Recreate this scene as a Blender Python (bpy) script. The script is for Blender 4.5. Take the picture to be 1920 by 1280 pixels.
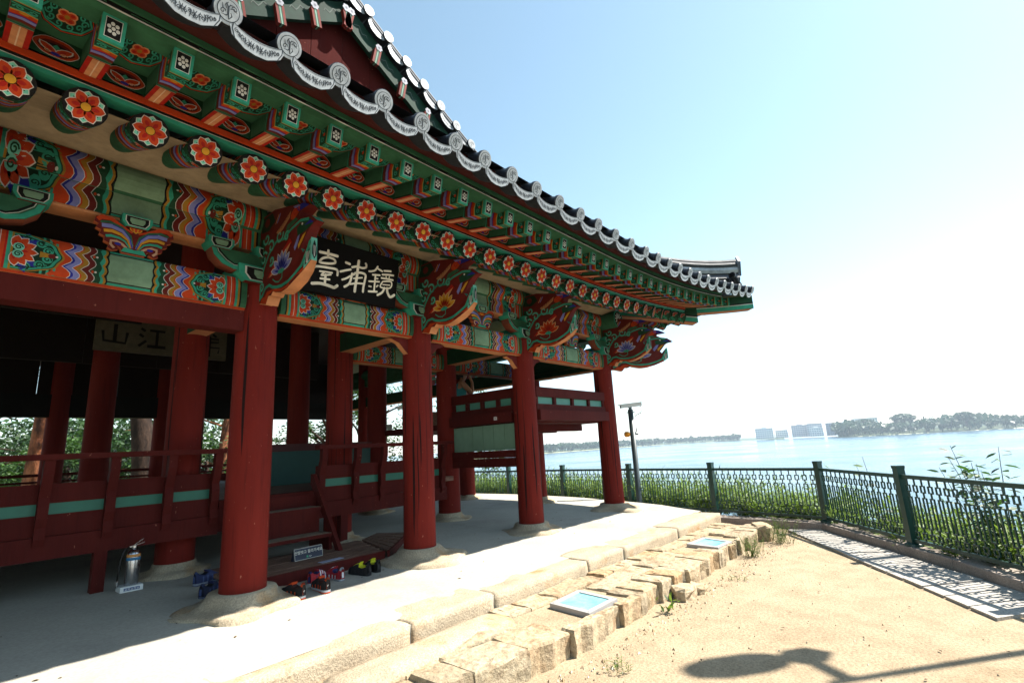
import bpy, math, random
import numpy as np
from mathutils import Vector, Matrix, noise as mnoise
random.seed(7)
sc = bpy.context.scene
for o in list(bpy.data.objects): bpy.data.objects.remove(o)
COL = sc.collection
R_ = math.radians
PI = math.pi

# ------------------------------------------------------------------ camera
cam_d = bpy.data.cameras.new('camera'); cam = bpy.data.objects.new('camera', cam_d); COL.objects.link(cam)
cam_d.sensor_width = 36; cam_d.lens = 17.625; cam_d.clip_start = .05; cam_d.clip_end = 20000
_th, _pi, _ro = R_(39.7), math.atan(200/940), R_(3.2)
_F0 = Vector((math.cos(_th), math.sin(_th), 0)); _R0 = Vector((math.sin(_th), -math.cos(_th), 0)); _Z = Vector((0, 0, 1))
_F = _F0*math.cos(_pi)+_Z*math.sin(_pi); _U = _Z*math.cos(_pi)-_F0*math.sin(_pi)
_Rr = _R0*math.cos(_ro)-_U*math.sin(_ro); _Ur = _R0*math.sin(_ro)+_U*math.cos(_ro)
cam.matrix_world = Matrix.Translation((0, 0, 1.22)) @ Matrix((_Rr, _Ur, -_F)).transposed().to_4x4()
sc.camera = cam

# ------------------------------------------------------------------ sky, sun, exposure
SUN_DIR = Vector((.61, -.51, 1)).normalized()          # towards the sun
w = bpy.data.worlds.new('World'); sc.world = w; w.use_nodes = True
nt = w.node_tree; bg = nt.nodes['Background']
sky = nt.nodes.new('ShaderNodeTexSky'); sky.sky_type = 'NISHITA'; sky.sun_disc = False
sky.sun_elevation = math.asin(SUN_DIR.z); sky.sun_rotation = math.atan2(SUN_DIR.x, SUN_DIR.y)
sky.altitude = 0; sky.air_density = 1.0; sky.dust_density = .4; sky.ozone_density = 1.8
hsv = nt.nodes.new('ShaderNodeHueSaturation'); hsv.inputs['Saturation'].default_value = .85; hsv.inputs['Hue'].default_value = .475
nt.links.new(sky.outputs[0], hsv.inputs['Color']); nt.links.new(hsv.outputs[0], bg.inputs[0]); bg.inputs[1].default_value = .10
sun_d = bpy.data.lights.new('sun', 'SUN'); sun_d.energy = 5.0; sun_d.angle = R_(.53); sun_d.color = (1, .95, .87)
sun = bpy.data.objects.new('sun', sun_d); COL.objects.link(sun)
sun.rotation_euler = SUN_DIR.to_track_quat('Z', 'Y').to_euler(); sun.location = (20, -20, 40)
sc.view_settings.view_transform = 'Standard'; sc.view_settings.look = 'None'
sc.view_settings.exposure = 1.45; sc.view_settings.gamma = 1
sc.cycles.max_bounces = 8; sc.cycles.diffuse_bounces = 1; sc.cycles.volume_bounces = 1
sc.cycles.use_denoising = True

# ------------------------------------------------------------------ palette (linear albedo)
def hx(s):
    f = lambda c: c/12.92 if c <= .04045 else ((c+.055)/1.055)**2.4
    return tuple(f(int(s[i:i+2], 16)/255) for i in (0, 2, 4))
TEAL = hx('3aa588'); TEALL = hx('7fd6bd'); GREEN = hx('366a4b'); DGREEN = hx('1c4a30'); XGREEN = hx('11331f'); PGREEN = hx('86a888')
ORANGE = hx('cf4619'); RED = hx('b52316'); PEACH = hx('e39a69'); OCHRE = hx('b08028'); YEL = hx('e0a02c')
PERI = hx('8a8ccc'); NAVY = hx('2b2f9a'); MAROON = hx('6e2019'); WHITE = hx('e8e4da'); BLACK = hx('171310')
CREAM = hx('c0ab8c'); COLRED = hx('702119'); BEAMRED = hx('521915'); TILE = hx('2c3038'); TILEL = hx('b6babc'); TILED = hx('1b1d21')
DRED = hx('4a1712')

# ------------------------------------------------------------------ materials
def newmat(name):
    m = bpy.data.materials.new(name); m.use_nodes = True
    return m, m.node_tree, m.node_tree.nodes, m.node_tree.links, m.node_tree.nodes['Principled BSDF']
def N(nodes, typ, **kw):
    n = nodes.new(typ)
    for k, v in kw.items():
        if k in n.inputs: n.inputs[k].default_value = v
        else: setattr(n, k, v)
    return n
def ramp(nodes, stops):
    r = nodes.new('ShaderNodeValToRGB'); e = r.color_ramp.elements
    while len(e) < len(stops): e.new(.5)
    for i, (p, c) in enumerate(stops): e[i].position = p; e[i].color = (*c, 1) if len(c) == 3 else c
    return r
def noise_tex(nodes, links, scale, detail=4, rough=.6, vec=None, stretch=None):
    tc = nodes.new('ShaderNodeTexCoord'); n = N(nodes, 'ShaderNodeTexNoise', Scale=scale, Detail=detail, Roughness=rough)
    if stretch:
        mp = nodes.new('ShaderNodeMapping'); mp.inputs['Scale'].default_value = stretch
        links.new(tc.outputs['Object'], mp.inputs[0]); links.new(mp.outputs[0], n.inputs['Vector'])
    else: links.new(tc.outputs['Object'], n.inputs['Vector'])
    return n
def bump(nodes, links, src, bsdf, strength=.3, dist=.01):
    b = N(nodes, 'ShaderNodeBump', Strength=strength, Distance=dist); links.new(src, b.inputs['Height']); links.new(b.outputs[0], bsdf.inputs['Normal'])
def mul(nodes, links, a, b, fac=1):
    m = nodes.new('ShaderNodeMix'); m.data_type = 'RGBA'; m.blend_type = 'MULTIPLY'; m.inputs[0].default_value = fac
    links.new(a, m.inputs[6]); links.new(b, m.inputs[7]); return m.outputs[2]
def col_mat(name, rough=.55, var=.25, scale=18, stretch=None, spec=.35, bumpk=.15, metallic=0, wear=.7, gain=1.0):
    m, t, n, l, b = newmat(name)
    a = n.new('ShaderNodeVertexColor'); a.layer_name = 'Col'
    nz = noise_tex(n, l, scale, 5, .65, stretch=stretch); r = ramp(n, [(.3, (1-var,)*3), (.7, (1.0,)*3)]); l.new(nz.outputs[0], r.inputs[0])
    big = noise_tex(n, l, 2.2, 6, .7); rb = ramp(n, [(.32, tuple(c*gain for c in (.66, .65, .62))), (.62, (gain,)*3)]); l.new(big.outputs[0], rb.inputs[0])
    oi = n.new('ShaderNodeObjectInfo'); ro = ramp(n, [(0, (.86, .85, .84)), (1, (1.04, 1.04, 1.04))]); l.new(oi.outputs['Random'], ro.inputs[0])
    cc = mul(n, l, mul(n, l, mul(n, l, a.outputs[0], r.outputs[0]), rb.outputs[0], 1 if gain < 1 else wear), ro.outputs[0], min(1, wear*1.5))
    l.new(cc, b.inputs['Base Color']); b.inputs['Roughness'].default_value = rough
    b.inputs['Specular IOR Level'].default_value = spec; b.inputs['Metallic'].default_value = metallic
    if bumpk: bump(n, l, nz.outputs[0], b, bumpk, .004)
    return m
M_PAINT = col_mat('painted_wood', .7, .3, 9, spec=.15, gain=.8)
M_TILE = col_mat('roof_tile', .38, .45, 14, spec=.5, bumpk=.3)
M_CLOTH = col_mat('shoe_fabric', .8, .25, 60)
M_PLAIN = col_mat('plain_paint', .5, .12, 12, bumpk=.05, wear=.2)
def noise_mat(name, stops, scale=5, detail=6, rough=.85, bumpk=.4, bdist=.01, scale2=None, stretch=None, objvar=0, spec=.3, lo=.62, scale3=None):
    m, t, n, l, b = newmat(name)
    nz = noise_tex(n, l, scale, detail, .62, stretch=stretch); r = ramp(n, stops); l.new(nz.outputs[0], r.inputs[0]); out = r.outputs[0]
    if scale2:
        n2 = noise_tex(n, l, scale2, 3, .7, stretch=stretch); r2 = ramp(n, [(.35, (lo,)*3), (.6, (1.04,)*3)]); l.new(n2.outputs[0], r2.inputs[0]); out = mul(n, l, out, r2.outputs[0])
        bump(n, l, n2.outputs[0], b, bumpk, bdist)
    else: bump(n, l, nz.outputs[0], b, bumpk, bdist)
    if scale3:
        n3 = noise_tex(n, l, scale3, 4, .6); r4 = ramp(n, [(.36, (.86, .85, .83)), (.6, (1.03,)*3)]); l.new(n3.outputs[0], r4.inputs[0]); out = mul(n, l, out, r4.outputs[0])
    if objvar:
        oi = n.new('ShaderNodeObjectInfo'); r3 = ramp(n, [(0, (1-objvar, 1-objvar, 1-objvar)), (.35, (1, .93, .85)), (.6, (1, 1, 1)), (1, (1, .80, .62))]); l.new(oi.outputs['Random'], r3.inputs[0]); out = mul(n, l, out, r3.outputs[0])
    l.new(out, b.inputs['Base Color']); b.inputs['Roughness'].default_value = rough; b.inputs['Specular IOR Level'].default_value = spec
    return m
M_CONC = noise_mat('concrete', [(.25, hx('89837a')), (.42, hx('a39d90')), (.6, hx('aca698')), (.8, hx('bab3a4'))], .8, 12, .9, .12, .004, 40, lo=.88)
M_GRAN = noise_mat('granite', [(.35, hx('a3927a')), (.55, hx('b5a58c')), (.70, hx('ab855a'))], 2.2, 6, .9, .6, .012, 70)
M_RUB = noise_mat('rubble_stone', [(.3, hx('8e7356')), (.5, hx('b2a388')), (.7, hx('9f8d77'))], 6, 8, .9, .7, .015, 26, objvar=.28)
M_SAND = noise_mat('sandy_ground', [(.28, hx('8a7558')), (.42, hx('9f8b70')), (.58, hx('a59277')), (.75, hx('b09f86'))], .5, 12, .95, .7, .012, 48, lo=.7, scale3=4.5)
M_KERB = noise_mat('kerb_stone', [(.3, hx('8f8178')), (.7, hx('a79a8e'))], 3, 6, .85, .3, .004, 80)
M_SLAB = noise_mat('drain_slab', [(.3, hx('a09a92')), (.7, hx('b6b0a6'))], 3, 6, .85, .3, .004, 60)
M_DECK = noise_mat('worn_deck_wood', [(.3, hx('5a3a2e')), (.55, hx('80604e')), (.75, hx('a08c78'))], 5, 7, .75, .5, .004, 30, stretch=(1, 8, 8))
M_TREAD = noise_mat('worn_tread', [(.3, hx('5a3a2c')), (.5, hx('8a7763')), (.7, hx('a0917c'))], 7, 7, .8, .4, .004, 30, stretch=(1, 6, 6))
M_BARKP = noise_mat('pine_bark', [(.35, hx('4a2c20')), (.5, hx('8a5236')), (.7, hx('a46a48'))], 4, 8, .95, 1, .05, 14, stretch=(1, 1, .35))
M_BARKD = noise_mat('dark_bark', [(.35, hx('211813')), (.7, hx('4a382c'))], 5, 8, .95, 1, .03, 14, stretch=(1, 1, .4))
M_EARTH = noise_mat('earth', [(.3, hx('4f4a2a')), (.5, hx('6c6a38')), (.7, hx('7d7c48'))], 1.2, 8, .95, .6, .05, 12)
def red_wood(name, c1, c2, crack=.5):
    m, t, n, l, b = newmat(name)
    nz = noise_tex(n, l, 3, 7, .65, stretch=(1, 1, .25)); r = ramp(n, [(.3, c1), (.7, c2)]); l.new(nz.outputs[0], r.inputs[0])
    fine = noise_tex(n, l, 26, 5, .7, stretch=(1, 1, .05)); rf = ramp(n, [(.33, (.38,)*3), (.47, (1,)*3)]); l.new(fine.outputs[0], rf.inputs[0])
    o = mul(n, l, r.outputs[0], rf.outputs[0], crack)
    sp = noise_tex(n, l, 34, 3, .6, stretch=(1, 1, .5)); rs = ramp(n, [(.70, (0, 0, 0)), (.76, (1, 1, 1))]); l.new(sp.outputs[0], rs.inputs[0])
    mx = n.new('ShaderNodeMix'); mx.data_type = 'RGBA'; l.new(rs.outputs[0], mx.inputs[0]); l.new(o, mx.inputs[6]); mx.inputs[7].default_value = (*hx('a5705c'), 1)
    l.new(mx.outputs[2], b.inputs['Base Color']); b.inputs['Roughness'].default_value = .75; b.inputs['Specular IOR Level'].default_value = .12
    bump(n, l, fine.outputs[0], b, .6, .006); return m
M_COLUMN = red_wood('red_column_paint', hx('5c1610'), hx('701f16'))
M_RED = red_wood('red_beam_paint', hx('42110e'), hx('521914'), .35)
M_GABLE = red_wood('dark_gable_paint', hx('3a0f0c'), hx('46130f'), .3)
M_GABLE.node_tree.nodes['Principled BSDF'].inputs['Specular IOR Level'].default_value = .08; M_GABLE.node_tree.nodes['Principled BSDF'].inputs['Roughness'].default_value = .9
def simple_mat(name, c, rough=.5, metallic=0, spec=.5, **kw):
    m, t, n, l, b = newmat(name); b.inputs['Roughness'].default_value = rough
    nz = noise_tex(n, l, 8, 4); r = ramp(n, [(.3, tuple(x*.85 for x in c)), (.7, c)]); l.new(nz.outputs[0], r.inputs[0]); l.new(r.outputs[0], b.inputs['Base Color'])
    b.inputs['Metallic'].default_value = metallic; b.inputs['Specular IOR Level'].default_value = spec
    for k, v in kw.items(): b.inputs[k].default_value = v
    return m
M_FENCE = simple_mat('green_fence_paint', hx('0e3a34'), .4)
M_STEEL = simple_mat('brushed_steel', hx('b9bcc0'), .25, 1)
M_DARK = simple_mat('dark_recess', hx('16110f'), .9)
M_POLE = simple_mat('grey_pole_paint', hx('3f4a4c'), .4)
M_WHITE = simple_mat('white_paint', hx('dcdcd8'), .4)
M_GLASS = noise_mat('frosted_teal_glass', [(.3, hx('5f98a2')), (.55, hx('7fb9c2')), (.75, hx('9aa8a2'))], 5, 8, .18, .05, .002, 30, spec=.7, lo=.8)
M_FRAME = simple_mat('weathered_metal_frame', hx('a8a4a0'), .5, .1)
M_SKIN = simple_mat('skin', hx('b98463'), .55)
M_HAIR = simple_mat('dark_hair', hx('17110e'), .6)
M_SHIRT = simple_mat('teal_shirt', hx('2f8f8f'), .8)
M_BLACKB = simple_mat('black_lacquer_board', hx('0c0a09'), .7, 0, .1)
M_LETTER = simple_mat('cream_lettering', hx('f2ead6'), .6)
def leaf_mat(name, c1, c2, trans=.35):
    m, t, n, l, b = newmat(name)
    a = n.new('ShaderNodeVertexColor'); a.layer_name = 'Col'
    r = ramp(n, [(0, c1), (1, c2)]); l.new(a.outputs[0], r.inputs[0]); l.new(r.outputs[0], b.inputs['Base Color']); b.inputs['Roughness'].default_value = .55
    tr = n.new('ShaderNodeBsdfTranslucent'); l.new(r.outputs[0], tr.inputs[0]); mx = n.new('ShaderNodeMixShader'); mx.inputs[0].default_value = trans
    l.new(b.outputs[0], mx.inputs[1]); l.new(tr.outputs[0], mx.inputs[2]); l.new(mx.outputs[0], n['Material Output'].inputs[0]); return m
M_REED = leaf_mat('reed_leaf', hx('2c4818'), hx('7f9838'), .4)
M_DRY = simple_mat('dry_leaf', hx('5a4630'), .9)
M_LEAF = leaf_mat('broad_leaf', hx('18320f'), hx('466a22'), .3)
M_PINE = leaf_mat('pine_needle', hx('0d240a'), hx('30501a'), .2)
M_FAR = leaf_mat('far_foliage', hx('20381f'), hx('3d5a33'), .2)
def water_mat():
    m, t, n, l, b = newmat('lake_water')
    b.inputs['Base Color'].default_value = (*hx('3d5a6c'), 1); b.inputs['Roughness'].default_value = .18; b.inputs['IOR'].default_value = 1.33
    nz = noise_tex(n, l, .35, 6, .6, stretch=(1, 1, 1)); n2 = noise_tex(n, l, .012, 4); bump(n, l, nz.outputs[0], b, .35, .5)
    r = ramp(n, [(.35, (.10,)*3), (.65, (.26,)*3)]); l.new(n2.outputs[0], r.inputs[0]); l.new(r.outputs[0], b.inputs['Roughness']); return m
M_WATER = water_mat()

# ------------------------------------------------------------------ object helpers
def tag(o, label=None, cat=None, group=None, kind=None):
    if label: o['label'] = label
    if cat: o['category'] = cat
    if group: o['group'] = group
    if kind: o['kind'] = kind
    return o
def empty(name, loc=(0, 0, 0), parent=None):
    o = bpy.data.objects.new(name, None); COL.objects.link(o); o.location = loc; o.empty_display_size = .2
    if parent: o.parent = parent
    return o
def link(name, me, parent=None, mw=None):
    o = bpy.data.objects.new(name, me); COL.objects.link(o)
    if parent: o.parent = parent
    if mw is not None:
        o.matrix_basis = (parent_world(parent).inverted() @ mw) if parent else mw
    return o
def parent_world(p):
    m = p.matrix_basis.copy()
    while p.parent: p = p.parent; m = p.matrix_basis @ m
    return m
class MB:
    def __init__(s): s.v = []; s.f = []; s.c = []
    def add(s, vs, fs, col):
        b = len(s.v); s.v.extend(tuple(v) for v in vs)
        for i, f in enumerate(fs):
            s.f.append(tuple(b+k for k in f)); s.c.append(col[i] if isinstance(col, list) else col)
        return b
    def poly(s, pts, col): s.add(pts, [tuple(range(len(pts)))], col)
    def box(s, x0, x1, y0, y1, z0, z1, col=(.5, .5, .5), cols=None):
        vs = [(x0, y0, z0), (x1, y0, z0), (x1, y1, z0), (x0, y1, z0), (x0, y0, z1), (x1, y0, z1), (x1, y1, z1), (x0, y1, z1)]
        fs = [(3, 2, 1, 0), (4, 5, 6, 7), (0, 1, 5, 4), (1, 2, 6, 5), (2, 3, 7, 6), (3, 0, 4, 7)]   # bottom top front(-y) right back left
        s.add(vs, fs, cols if cols else col)
    def obox(s, mat, hx_, hy, hz, col):
        vs = [mat @ Vector((x*hx_, y*hy, z*hz)) for z in (-1, 1) for y in (-1, 1) for x in (-1, 1)]
        s.add(vs, [(0, 2, 3, 1), (4, 5, 7, 6), (0, 1, 5, 4), (1, 3, 7, 5), (3, 2, 6, 7), (2, 0, 4, 6)], col)
    def bar(s, a, b, w, h, col, up=(0, 0, 1)):
        a = Vector(a); b = Vector(b); d = b-a; L = d.length; d.normalize(); u = Vector(up); x = d.cross(u)
        if x.length < 1e-4: x = d.cross(Vector((1, 0, 0)))
        x.normalize(); z = x.cross(d); m = Matrix((x, d, z)).transposed().to_4x4(); m.translation = (a+b)/2
        s.obox(m, w/2, L/2, h/2, col)
    def tube(s, pts, rad, n=8, col=(.5, .5, .5), cap=True):
        pts = [Vector(p) for p in pts]; k = len(pts); rad = rad if isinstance(rad, (list, tuple)) else [rad]*k
        ring = []; vs = []; prev = None
        for i in range(k):
            d = (pts[min(i+1, k-1)]-pts[max(i-1, 0)]).normalized()
            x = d.cross(prev if prev else (Vector((0, 0, 1)) if abs(d.z) < .9 else Vector((1, 0, 0)))); x.normalize(); y = d.cross(x); prev = x.cross(d) if False else (prev or (Vector((0, 0, 1)) if abs(d.z) < .9 else Vector((1, 0, 0))))
            for j in range(n):
                a = 2*PI*j/n; vs.append(pts[i]+x*math.cos(a)*rad[i]+y*math.sin(a)*rad[i])
        fs = [(i*n+j, i*n+(j+1) % n, (i+1)*n+(j+1) % n, (i+1)*n+j) for i in range(k-1) for j in range(n)]
        if cap: fs += [tuple(range(n-1, -1, -1)), tuple((k-1)*n+j for j in range(n))]
        s.add(vs, fs, col)
    def lathe(s, prof, n=20, col=(.5, .5, .5), c=(0, 0), cols=None, cap=True):
        vs = [(c[0]+r*math.cos(2*PI*j/n), c[1]+r*math.sin(2*PI*j/n), z) for r, z in prof for j in range(n)]; k = len(prof)
        fs = []; cc = []
        for i in range(k-1):
            for j in range(n): fs.append((i*n+j, i*n+(j+1) % n, (i+1)*n+(j+1) % n, (i+1)*n+j)); cc.append(cols[i] if cols else col)
        if cap: fs += [tuple(range(n-1, -1, -1)), tuple((k-1)*n+j for j in range(n))]; cc += [cols[0] if cols else col, cols[-1] if cols else col]
        s.add(vs, fs, cc)
    def prism(s, pts, fn, t0, t1, cf, ce):
        """pts 2-D outline; fn(u,v,t)->3-D; cf face colour; ce(i) or colour for rim"""
        n = len(pts); vs = [fn(u, v, t0) for u, v in pts]+[fn(u, v, t1) for u, v in pts]
        fs = [tuple(range(n-1, -1, -1)), tuple(range(n, 2*n))]+[(i, (i+1) % n, n+(i+1) % n, n+i) for i in range(n)]
        s.add(vs, fs, [cf, cf]+[ce(i) if callable(ce) else ce for i in range(n)])
    def mesh(s, name, mat, smooth=False):
        me = bpy.data.meshes.new(name); me.from_pydata(s.v, [], s.f)
        ca = me.color_attributes.new('Col', 'FLOAT_COLOR', 'CORNER')
        lens = np.array([len(f) for f in s.f]); cols = np.ones((len(s.f), 4), np.float32); cols[:, :3] = np.array(s.c, np.float32)
        ca.data.foreach_set('color', np.repeat(cols, lens, axis=0).ravel())
        me.materials.append(mat)
        if smooth: me.polygons.foreach_set('use_smooth', [True]*len(s.f))
        me.update(); return me
    def obj(s, name, mat, parent=None, mw=None, smooth=False):
        return link(name, s.mesh(name, mat, smooth), parent, mw)
def frame(origin, zdir, xhint):
    z = Vector(zdir).normalized(); x = -Vector(xhint); x = (x-z*x.dot(z)).normalized(); y = z.cross(x)
    m = Matrix((x, y, z)).transposed().to_4x4(); m.translation = Vector(origin); return m

# ------------------------------------------------------------------ flat painted ornament (laid on as coats of paint)
class Paint:
    def __init__(s): s.p = []
    def poly(s, pts, c, l=1): s.p.append(([tuple(p) for p in pts], c, l))
    def rect(s, u0, u1, v0, v1, c, l=0): s.poly([(u0, v0), (u1, v0), (u1, v1), (u0, v1)], c, l)
    def ell(s, u, v, a, b, c, l=1, n=16, rot=0, lob=0, k=6):
        pts = []
        for i in range(n):
            t = 2*PI*i/n; r = 1+lob*math.cos(k*t); x = a*r*math.cos(t); y = b*r*math.sin(t)
            pts.append((u+x*math.cos(rot)-y*math.sin(rot), v+x*math.sin(rot)+y*math.cos(rot)))
        s.poly(pts, c, l)
    def petal(s, u, v, ang, r0, r1, w, c, l=2):
        ca, sa = math.cos(ang), math.sin(ang); pr = [(0, .35), (.25, .85), (.55, 1), (.8, .7), (1, 0)]
        pts = [(r0+(r1-r0)*t, w/2*q) for t, q in pr]+[(r0+(r1-r0)*t, -w/2*q) for t, q in pr[-2::-1]]
        s.poly([(u+x*ca-y*sa, v+x*sa+y*ca) for x, y in pts], c, l)
    def rib(s, pts, wd, c, l=2):
        n = len(pts); off = []
        for i in range(n):
            a = pts[max(i-1, 0)]; b = pts[min(i+1, n-1)]; dx, dy = b[0]-a[0], b[1]-a[1]; L = math.hypot(dx, dy) or 1
            wi = (wd[i] if isinstance(wd, (list, tuple)) else wd)/2; off.append((-dy/L*wi, dx/L*wi))
        for i in range(n-1):
            p, q = pts[i], pts[i+1]; o, r = off[i], off[i+1]
            s.poly([(p[0]+o[0], p[1]+o[1]), (q[0]+r[0], q[1]+r[1]), (q[0]-r[0], q[1]-r[1]), (p[0]-o[0], p[1]-o[1])], c, l)
    def spiral(s, u, v, r, c, l=2, a0=0, turns=1.4, sgn=1, wd=None):
        n = int(9*turns)+2; pts = []
        for i in range(n):
            t = i/(n-1); rr = r*(1-.8*t); a = a0+sgn*2*PI*turns*t; pts.append((u+rr*math.cos(a), v+rr*math.sin(a)))
        s.rib(pts, wd or r*.34, c, l)
    def extend(s, o, fu): 
        for pts, c, l in o.p: s.p.append(([fu(*p) for p in pts], c, l))
    def apply(s, mb, fn, eps=.0007, vcuts=None):
        for pts, c, l in s.p:
            for q in (split_v(pts, vcuts) if vcuts else [pts]):
                vs = []
                for u, v in q:
                    p, n = fn(u, v); vs.append(p+n*(eps*(l+1)))
                mb.poly(vs, c)
def clip_v(pts, v, keep_low):
    out = []; n = len(pts)
    for i in range(n):
        a, b = pts[i], pts[(i+1) % n]; ia = (a[1] <= v) == keep_low or a[1] == v; ib = (b[1] <= v) == keep_low or b[1] == v
        if ia: out.append(a)
        if ia != ib:
            t = (v-a[1])/(b[1]-a[1]); out.append((a[0]+(b[0]-a[0])*t, v))
    return out
def split_v(pts, cuts):
    res = []; cur = pts
    for v in cuts:
        lo = clip_v(cur, v, True); 
        if len(lo) >= 3: res.append(lo)
        cur = clip_v(cur, v, False)
        if len(cur) < 3: return res
    res.append(cur); return res
def sgnmap(u0, k): return lambda u, v: (u0+k*u, v)
# ------------------------------------------------------------------ ornament patterns
def lotus(P, a0, vc, k, sg, L, petal=ORANGE, hs=1.0):
    def A(pts, c, l): P.poly([(a0+sg*u, v) for u, v in pts], c, l)
    Q = Paint()
    for an in (-62, -38, 38, 62): Q.petal(0, 0, R_(an), .03, .165*k, .05*k, NAVY, 4)
    for an in (-80, -54, -27, 0, 27, 54, 80):
        ln = (.115+.02*math.cos(R_(an)))*k
        Q.petal(0, 0, R_(an), .02, ln, .058*k, WHITE, 5); Q.petal(0, 0, R_(an), .024, ln*.95, .048*k, petal, 6); Q.petal(0, 0, R_(an), .024, ln*.6, .02*k, RED, 7)
    for dv in (-.026, .026):
        Q.ell(.028*k, dv*k, .03*k, .03*k, TEALL, 8, 10); Q.spiral(.028*k, dv*k, .022*k, DGREEN, 9, wd=.008*k)
    Q.poly([(.14*k, -.022*k), (.20*k, -.012*k), (.20*k, .012*k), (.14*k, .022*k)], OCHRE, 4); Q.ell(.205*k, 0, .022*k, .02*k, MAROON, 5, 6); Q.ell(.232*k, 0, .008*k, .008*k, WHITE, 6, 8)
    P.extend(Q, lambda u, v: (a0+sg*u, vc+v*hs))
def beam_pattern(L, H):
    P = Paint(); P.rect(0, L, 0, H, GREEN, 0); k = L/1.78; hs = H/.27
    for sg, e in ((1, 0), (-1, L)):
        U = lambda u: e+sg*u
        x = .05*k
        for wd, c in ((.014, BLACK), (.017, OCHRE), (.022, TEAL), (.012, RED), (.05, ORANGE), (.012, RED), (.02, TEAL), (.012, OCHRE)):
            P.rect(U(x), U(x+wd*k), 0, H, c, 1); x += wd*k
        xm = .05*k+(.014+.017+.022+.037)*k; P.rect(U(xm-.002), U(xm+.002), 0, H, WHITE, 2)
        a0 = x; a1 = a0+.27*k; P.rect(U(a0), U(a1+.05*k), 0, H, XGREEN, 1)
        for i in range(3):
            q = a0+(.15+.035*i)*k
            for v0, v1 in ((0, H*.2), (H*.8, H)): P.rect(U(q), U(q+.014*k), v0, v1, TEAL, 2)
        def arch(s):
            pts = []
            for i in range(25):
                t = -PI/2+PI*i/24; r = s*(1+.025*math.cos(9*t)); pts.append((U(a0+(a1-a0)*max(0, math.cos(t))**.75*r), H/2+H*.5*math.sin(t)*min(r, 1)))
            return pts
        P.poly(arch(1.0), OCHRE, 2); P.poly(arch(.955), DGREEN, 3); P.poly(arch(.925), TEAL, 3.3); P.poly(arch(.86), XGREEN, 3.6)
        for an in (-74, -46, -16, 16, 46, 74):
            rr = .70; u = a0+(a1-a0)*math.cos(R_(an))**.75*rr; v = H/2+H*.5*math.sin(R_(an))*.80
            P.ell(U(u), v, .030*k, .030*k*hs, TEAL, 3.8, 10); P.spiral(U(u), v, .023*k, XGREEN, 3.9, R_(an), 1.2, 1, .008*k)
        lotus(P, U(a0), H/2, k, sg, L, hs=hs)
        b = a1-.035*k
        seq = [(.052, ORANGE, .030, 2.5), (.018, NAVY, .030, 2.5), (.040, PERI, .028, 2.5), (.014, ORANGE, .026, 2.5), (.034, OCHRE, .026, 2.5), (.046, MAROON, .022, 2.5), (.050, DGREEN, .010, 3), (.020, TEAL, .009, 3.5), (.016, OCHRE, .008, 3.5), (.013, BLACK, .006, 3.5)]
        def wav(b, amp, fr): return [(U(b+amp*k*(abs(math.sin(PI*(fr*i/14+.25)))*2-1.0)), H*i/14) for i in range(15)]
        prev = [(U(b-.035*k), H*i/14) for i in range(15)]
        # first band follows the arch
        prev = [(U(a1-.02*k-.07*k*(abs(i/14-.5)*2)**2), H*i/14) for i in range(15)]
        bb = a1-.032*k; lay = 1.5
        for j, (wd, c, amp, fr) in enumerate(seq):
            bb += wd*k*.98; cur = wav(bb, amp, fr)
            for i in range(14): P.poly([prev[i], cur[i], cur[i+1], prev[i+1]], c, lay)
            if j in (0, 2, 4, 5): P.rib(cur, .004, WHITE, lay+.5)
            if j == 6:
                for v in (.28, .72):
                    P.ell(U(bb-.026*k), H*v, .008*k, .008, WHITE, lay+.6, 8); P.ell(U(bb-.044*k), H*v, .008*k, .013, ORANGE, lay+.6, 8)
            prev = cur
        end = bb
    P.rect(end, L-end, 0, H, PGREEN, 1) if end < L-end else P.rect(L-end, end, 0, H, PGREEN, 1)
    u0, u1 = min(end, L-end), max(end, L-end)
    for v0, v1, c in ((0, .016, TEAL), (.018, .026, BLACK), (H-.016, H, TEAL), (H-.026, H-.018, BLACK)): P.rect(u0+.004, u1-.004, v0, v1, c, 2)
    return P
def flower_disc(P, r, n=6):
    P.ell(0, 0, r, r, BLACK, 0, 26)
    for i in range(n):
        a = 2*PI*(i+.5)/n; P.petal(0, 0, a, r*.2, r*.90, r*.52, WHITE, 1); P.petal(0, 0, a, r*.2, r*.86, r*.44, TEALL, 2); P.petal(0, 0, a, r*.2, r*.70, r*.2, DGREEN, 3)
    for i in range(n):
        a = 2*PI*i/n; P.petal(0, 0, a, r*.1, r*.90, r*.60, WHITE, 4); P.petal(0, 0, a, r*.1, r*.86, r*.52, ORANGE, 5); P.petal(0, 0, a, r*.25, r*.62, r*.22, RED, 6)
    P.ell(0, 0, r*.26, r*.26, BLACK, 7, 14); P.ell(0, 0, r*.23, r*.23, YEL, 8, 14)
def tri(f, x): return 2*abs((x*f) % 1-.5)

# ------------------------------------------------------------------ pavilion
PAV = empty('pavilion'); tag(PAV, 'large red-columned wooden pavilion with painted eaves and grey tiled roof', 'pavilion')
XS = [-2.5, -.07, 2.0, 3.93, 6.0, 8.44]; YS = [4.8, 6.54, 8.6, 10.65, 12.7, 14.45]
XC = 2.965; YF = 4.8
def floor_z(y): return float(np.interp(y, [3.3, 4.3, 6.2, 7.8], [0, .03, .12, .15]))
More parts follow.
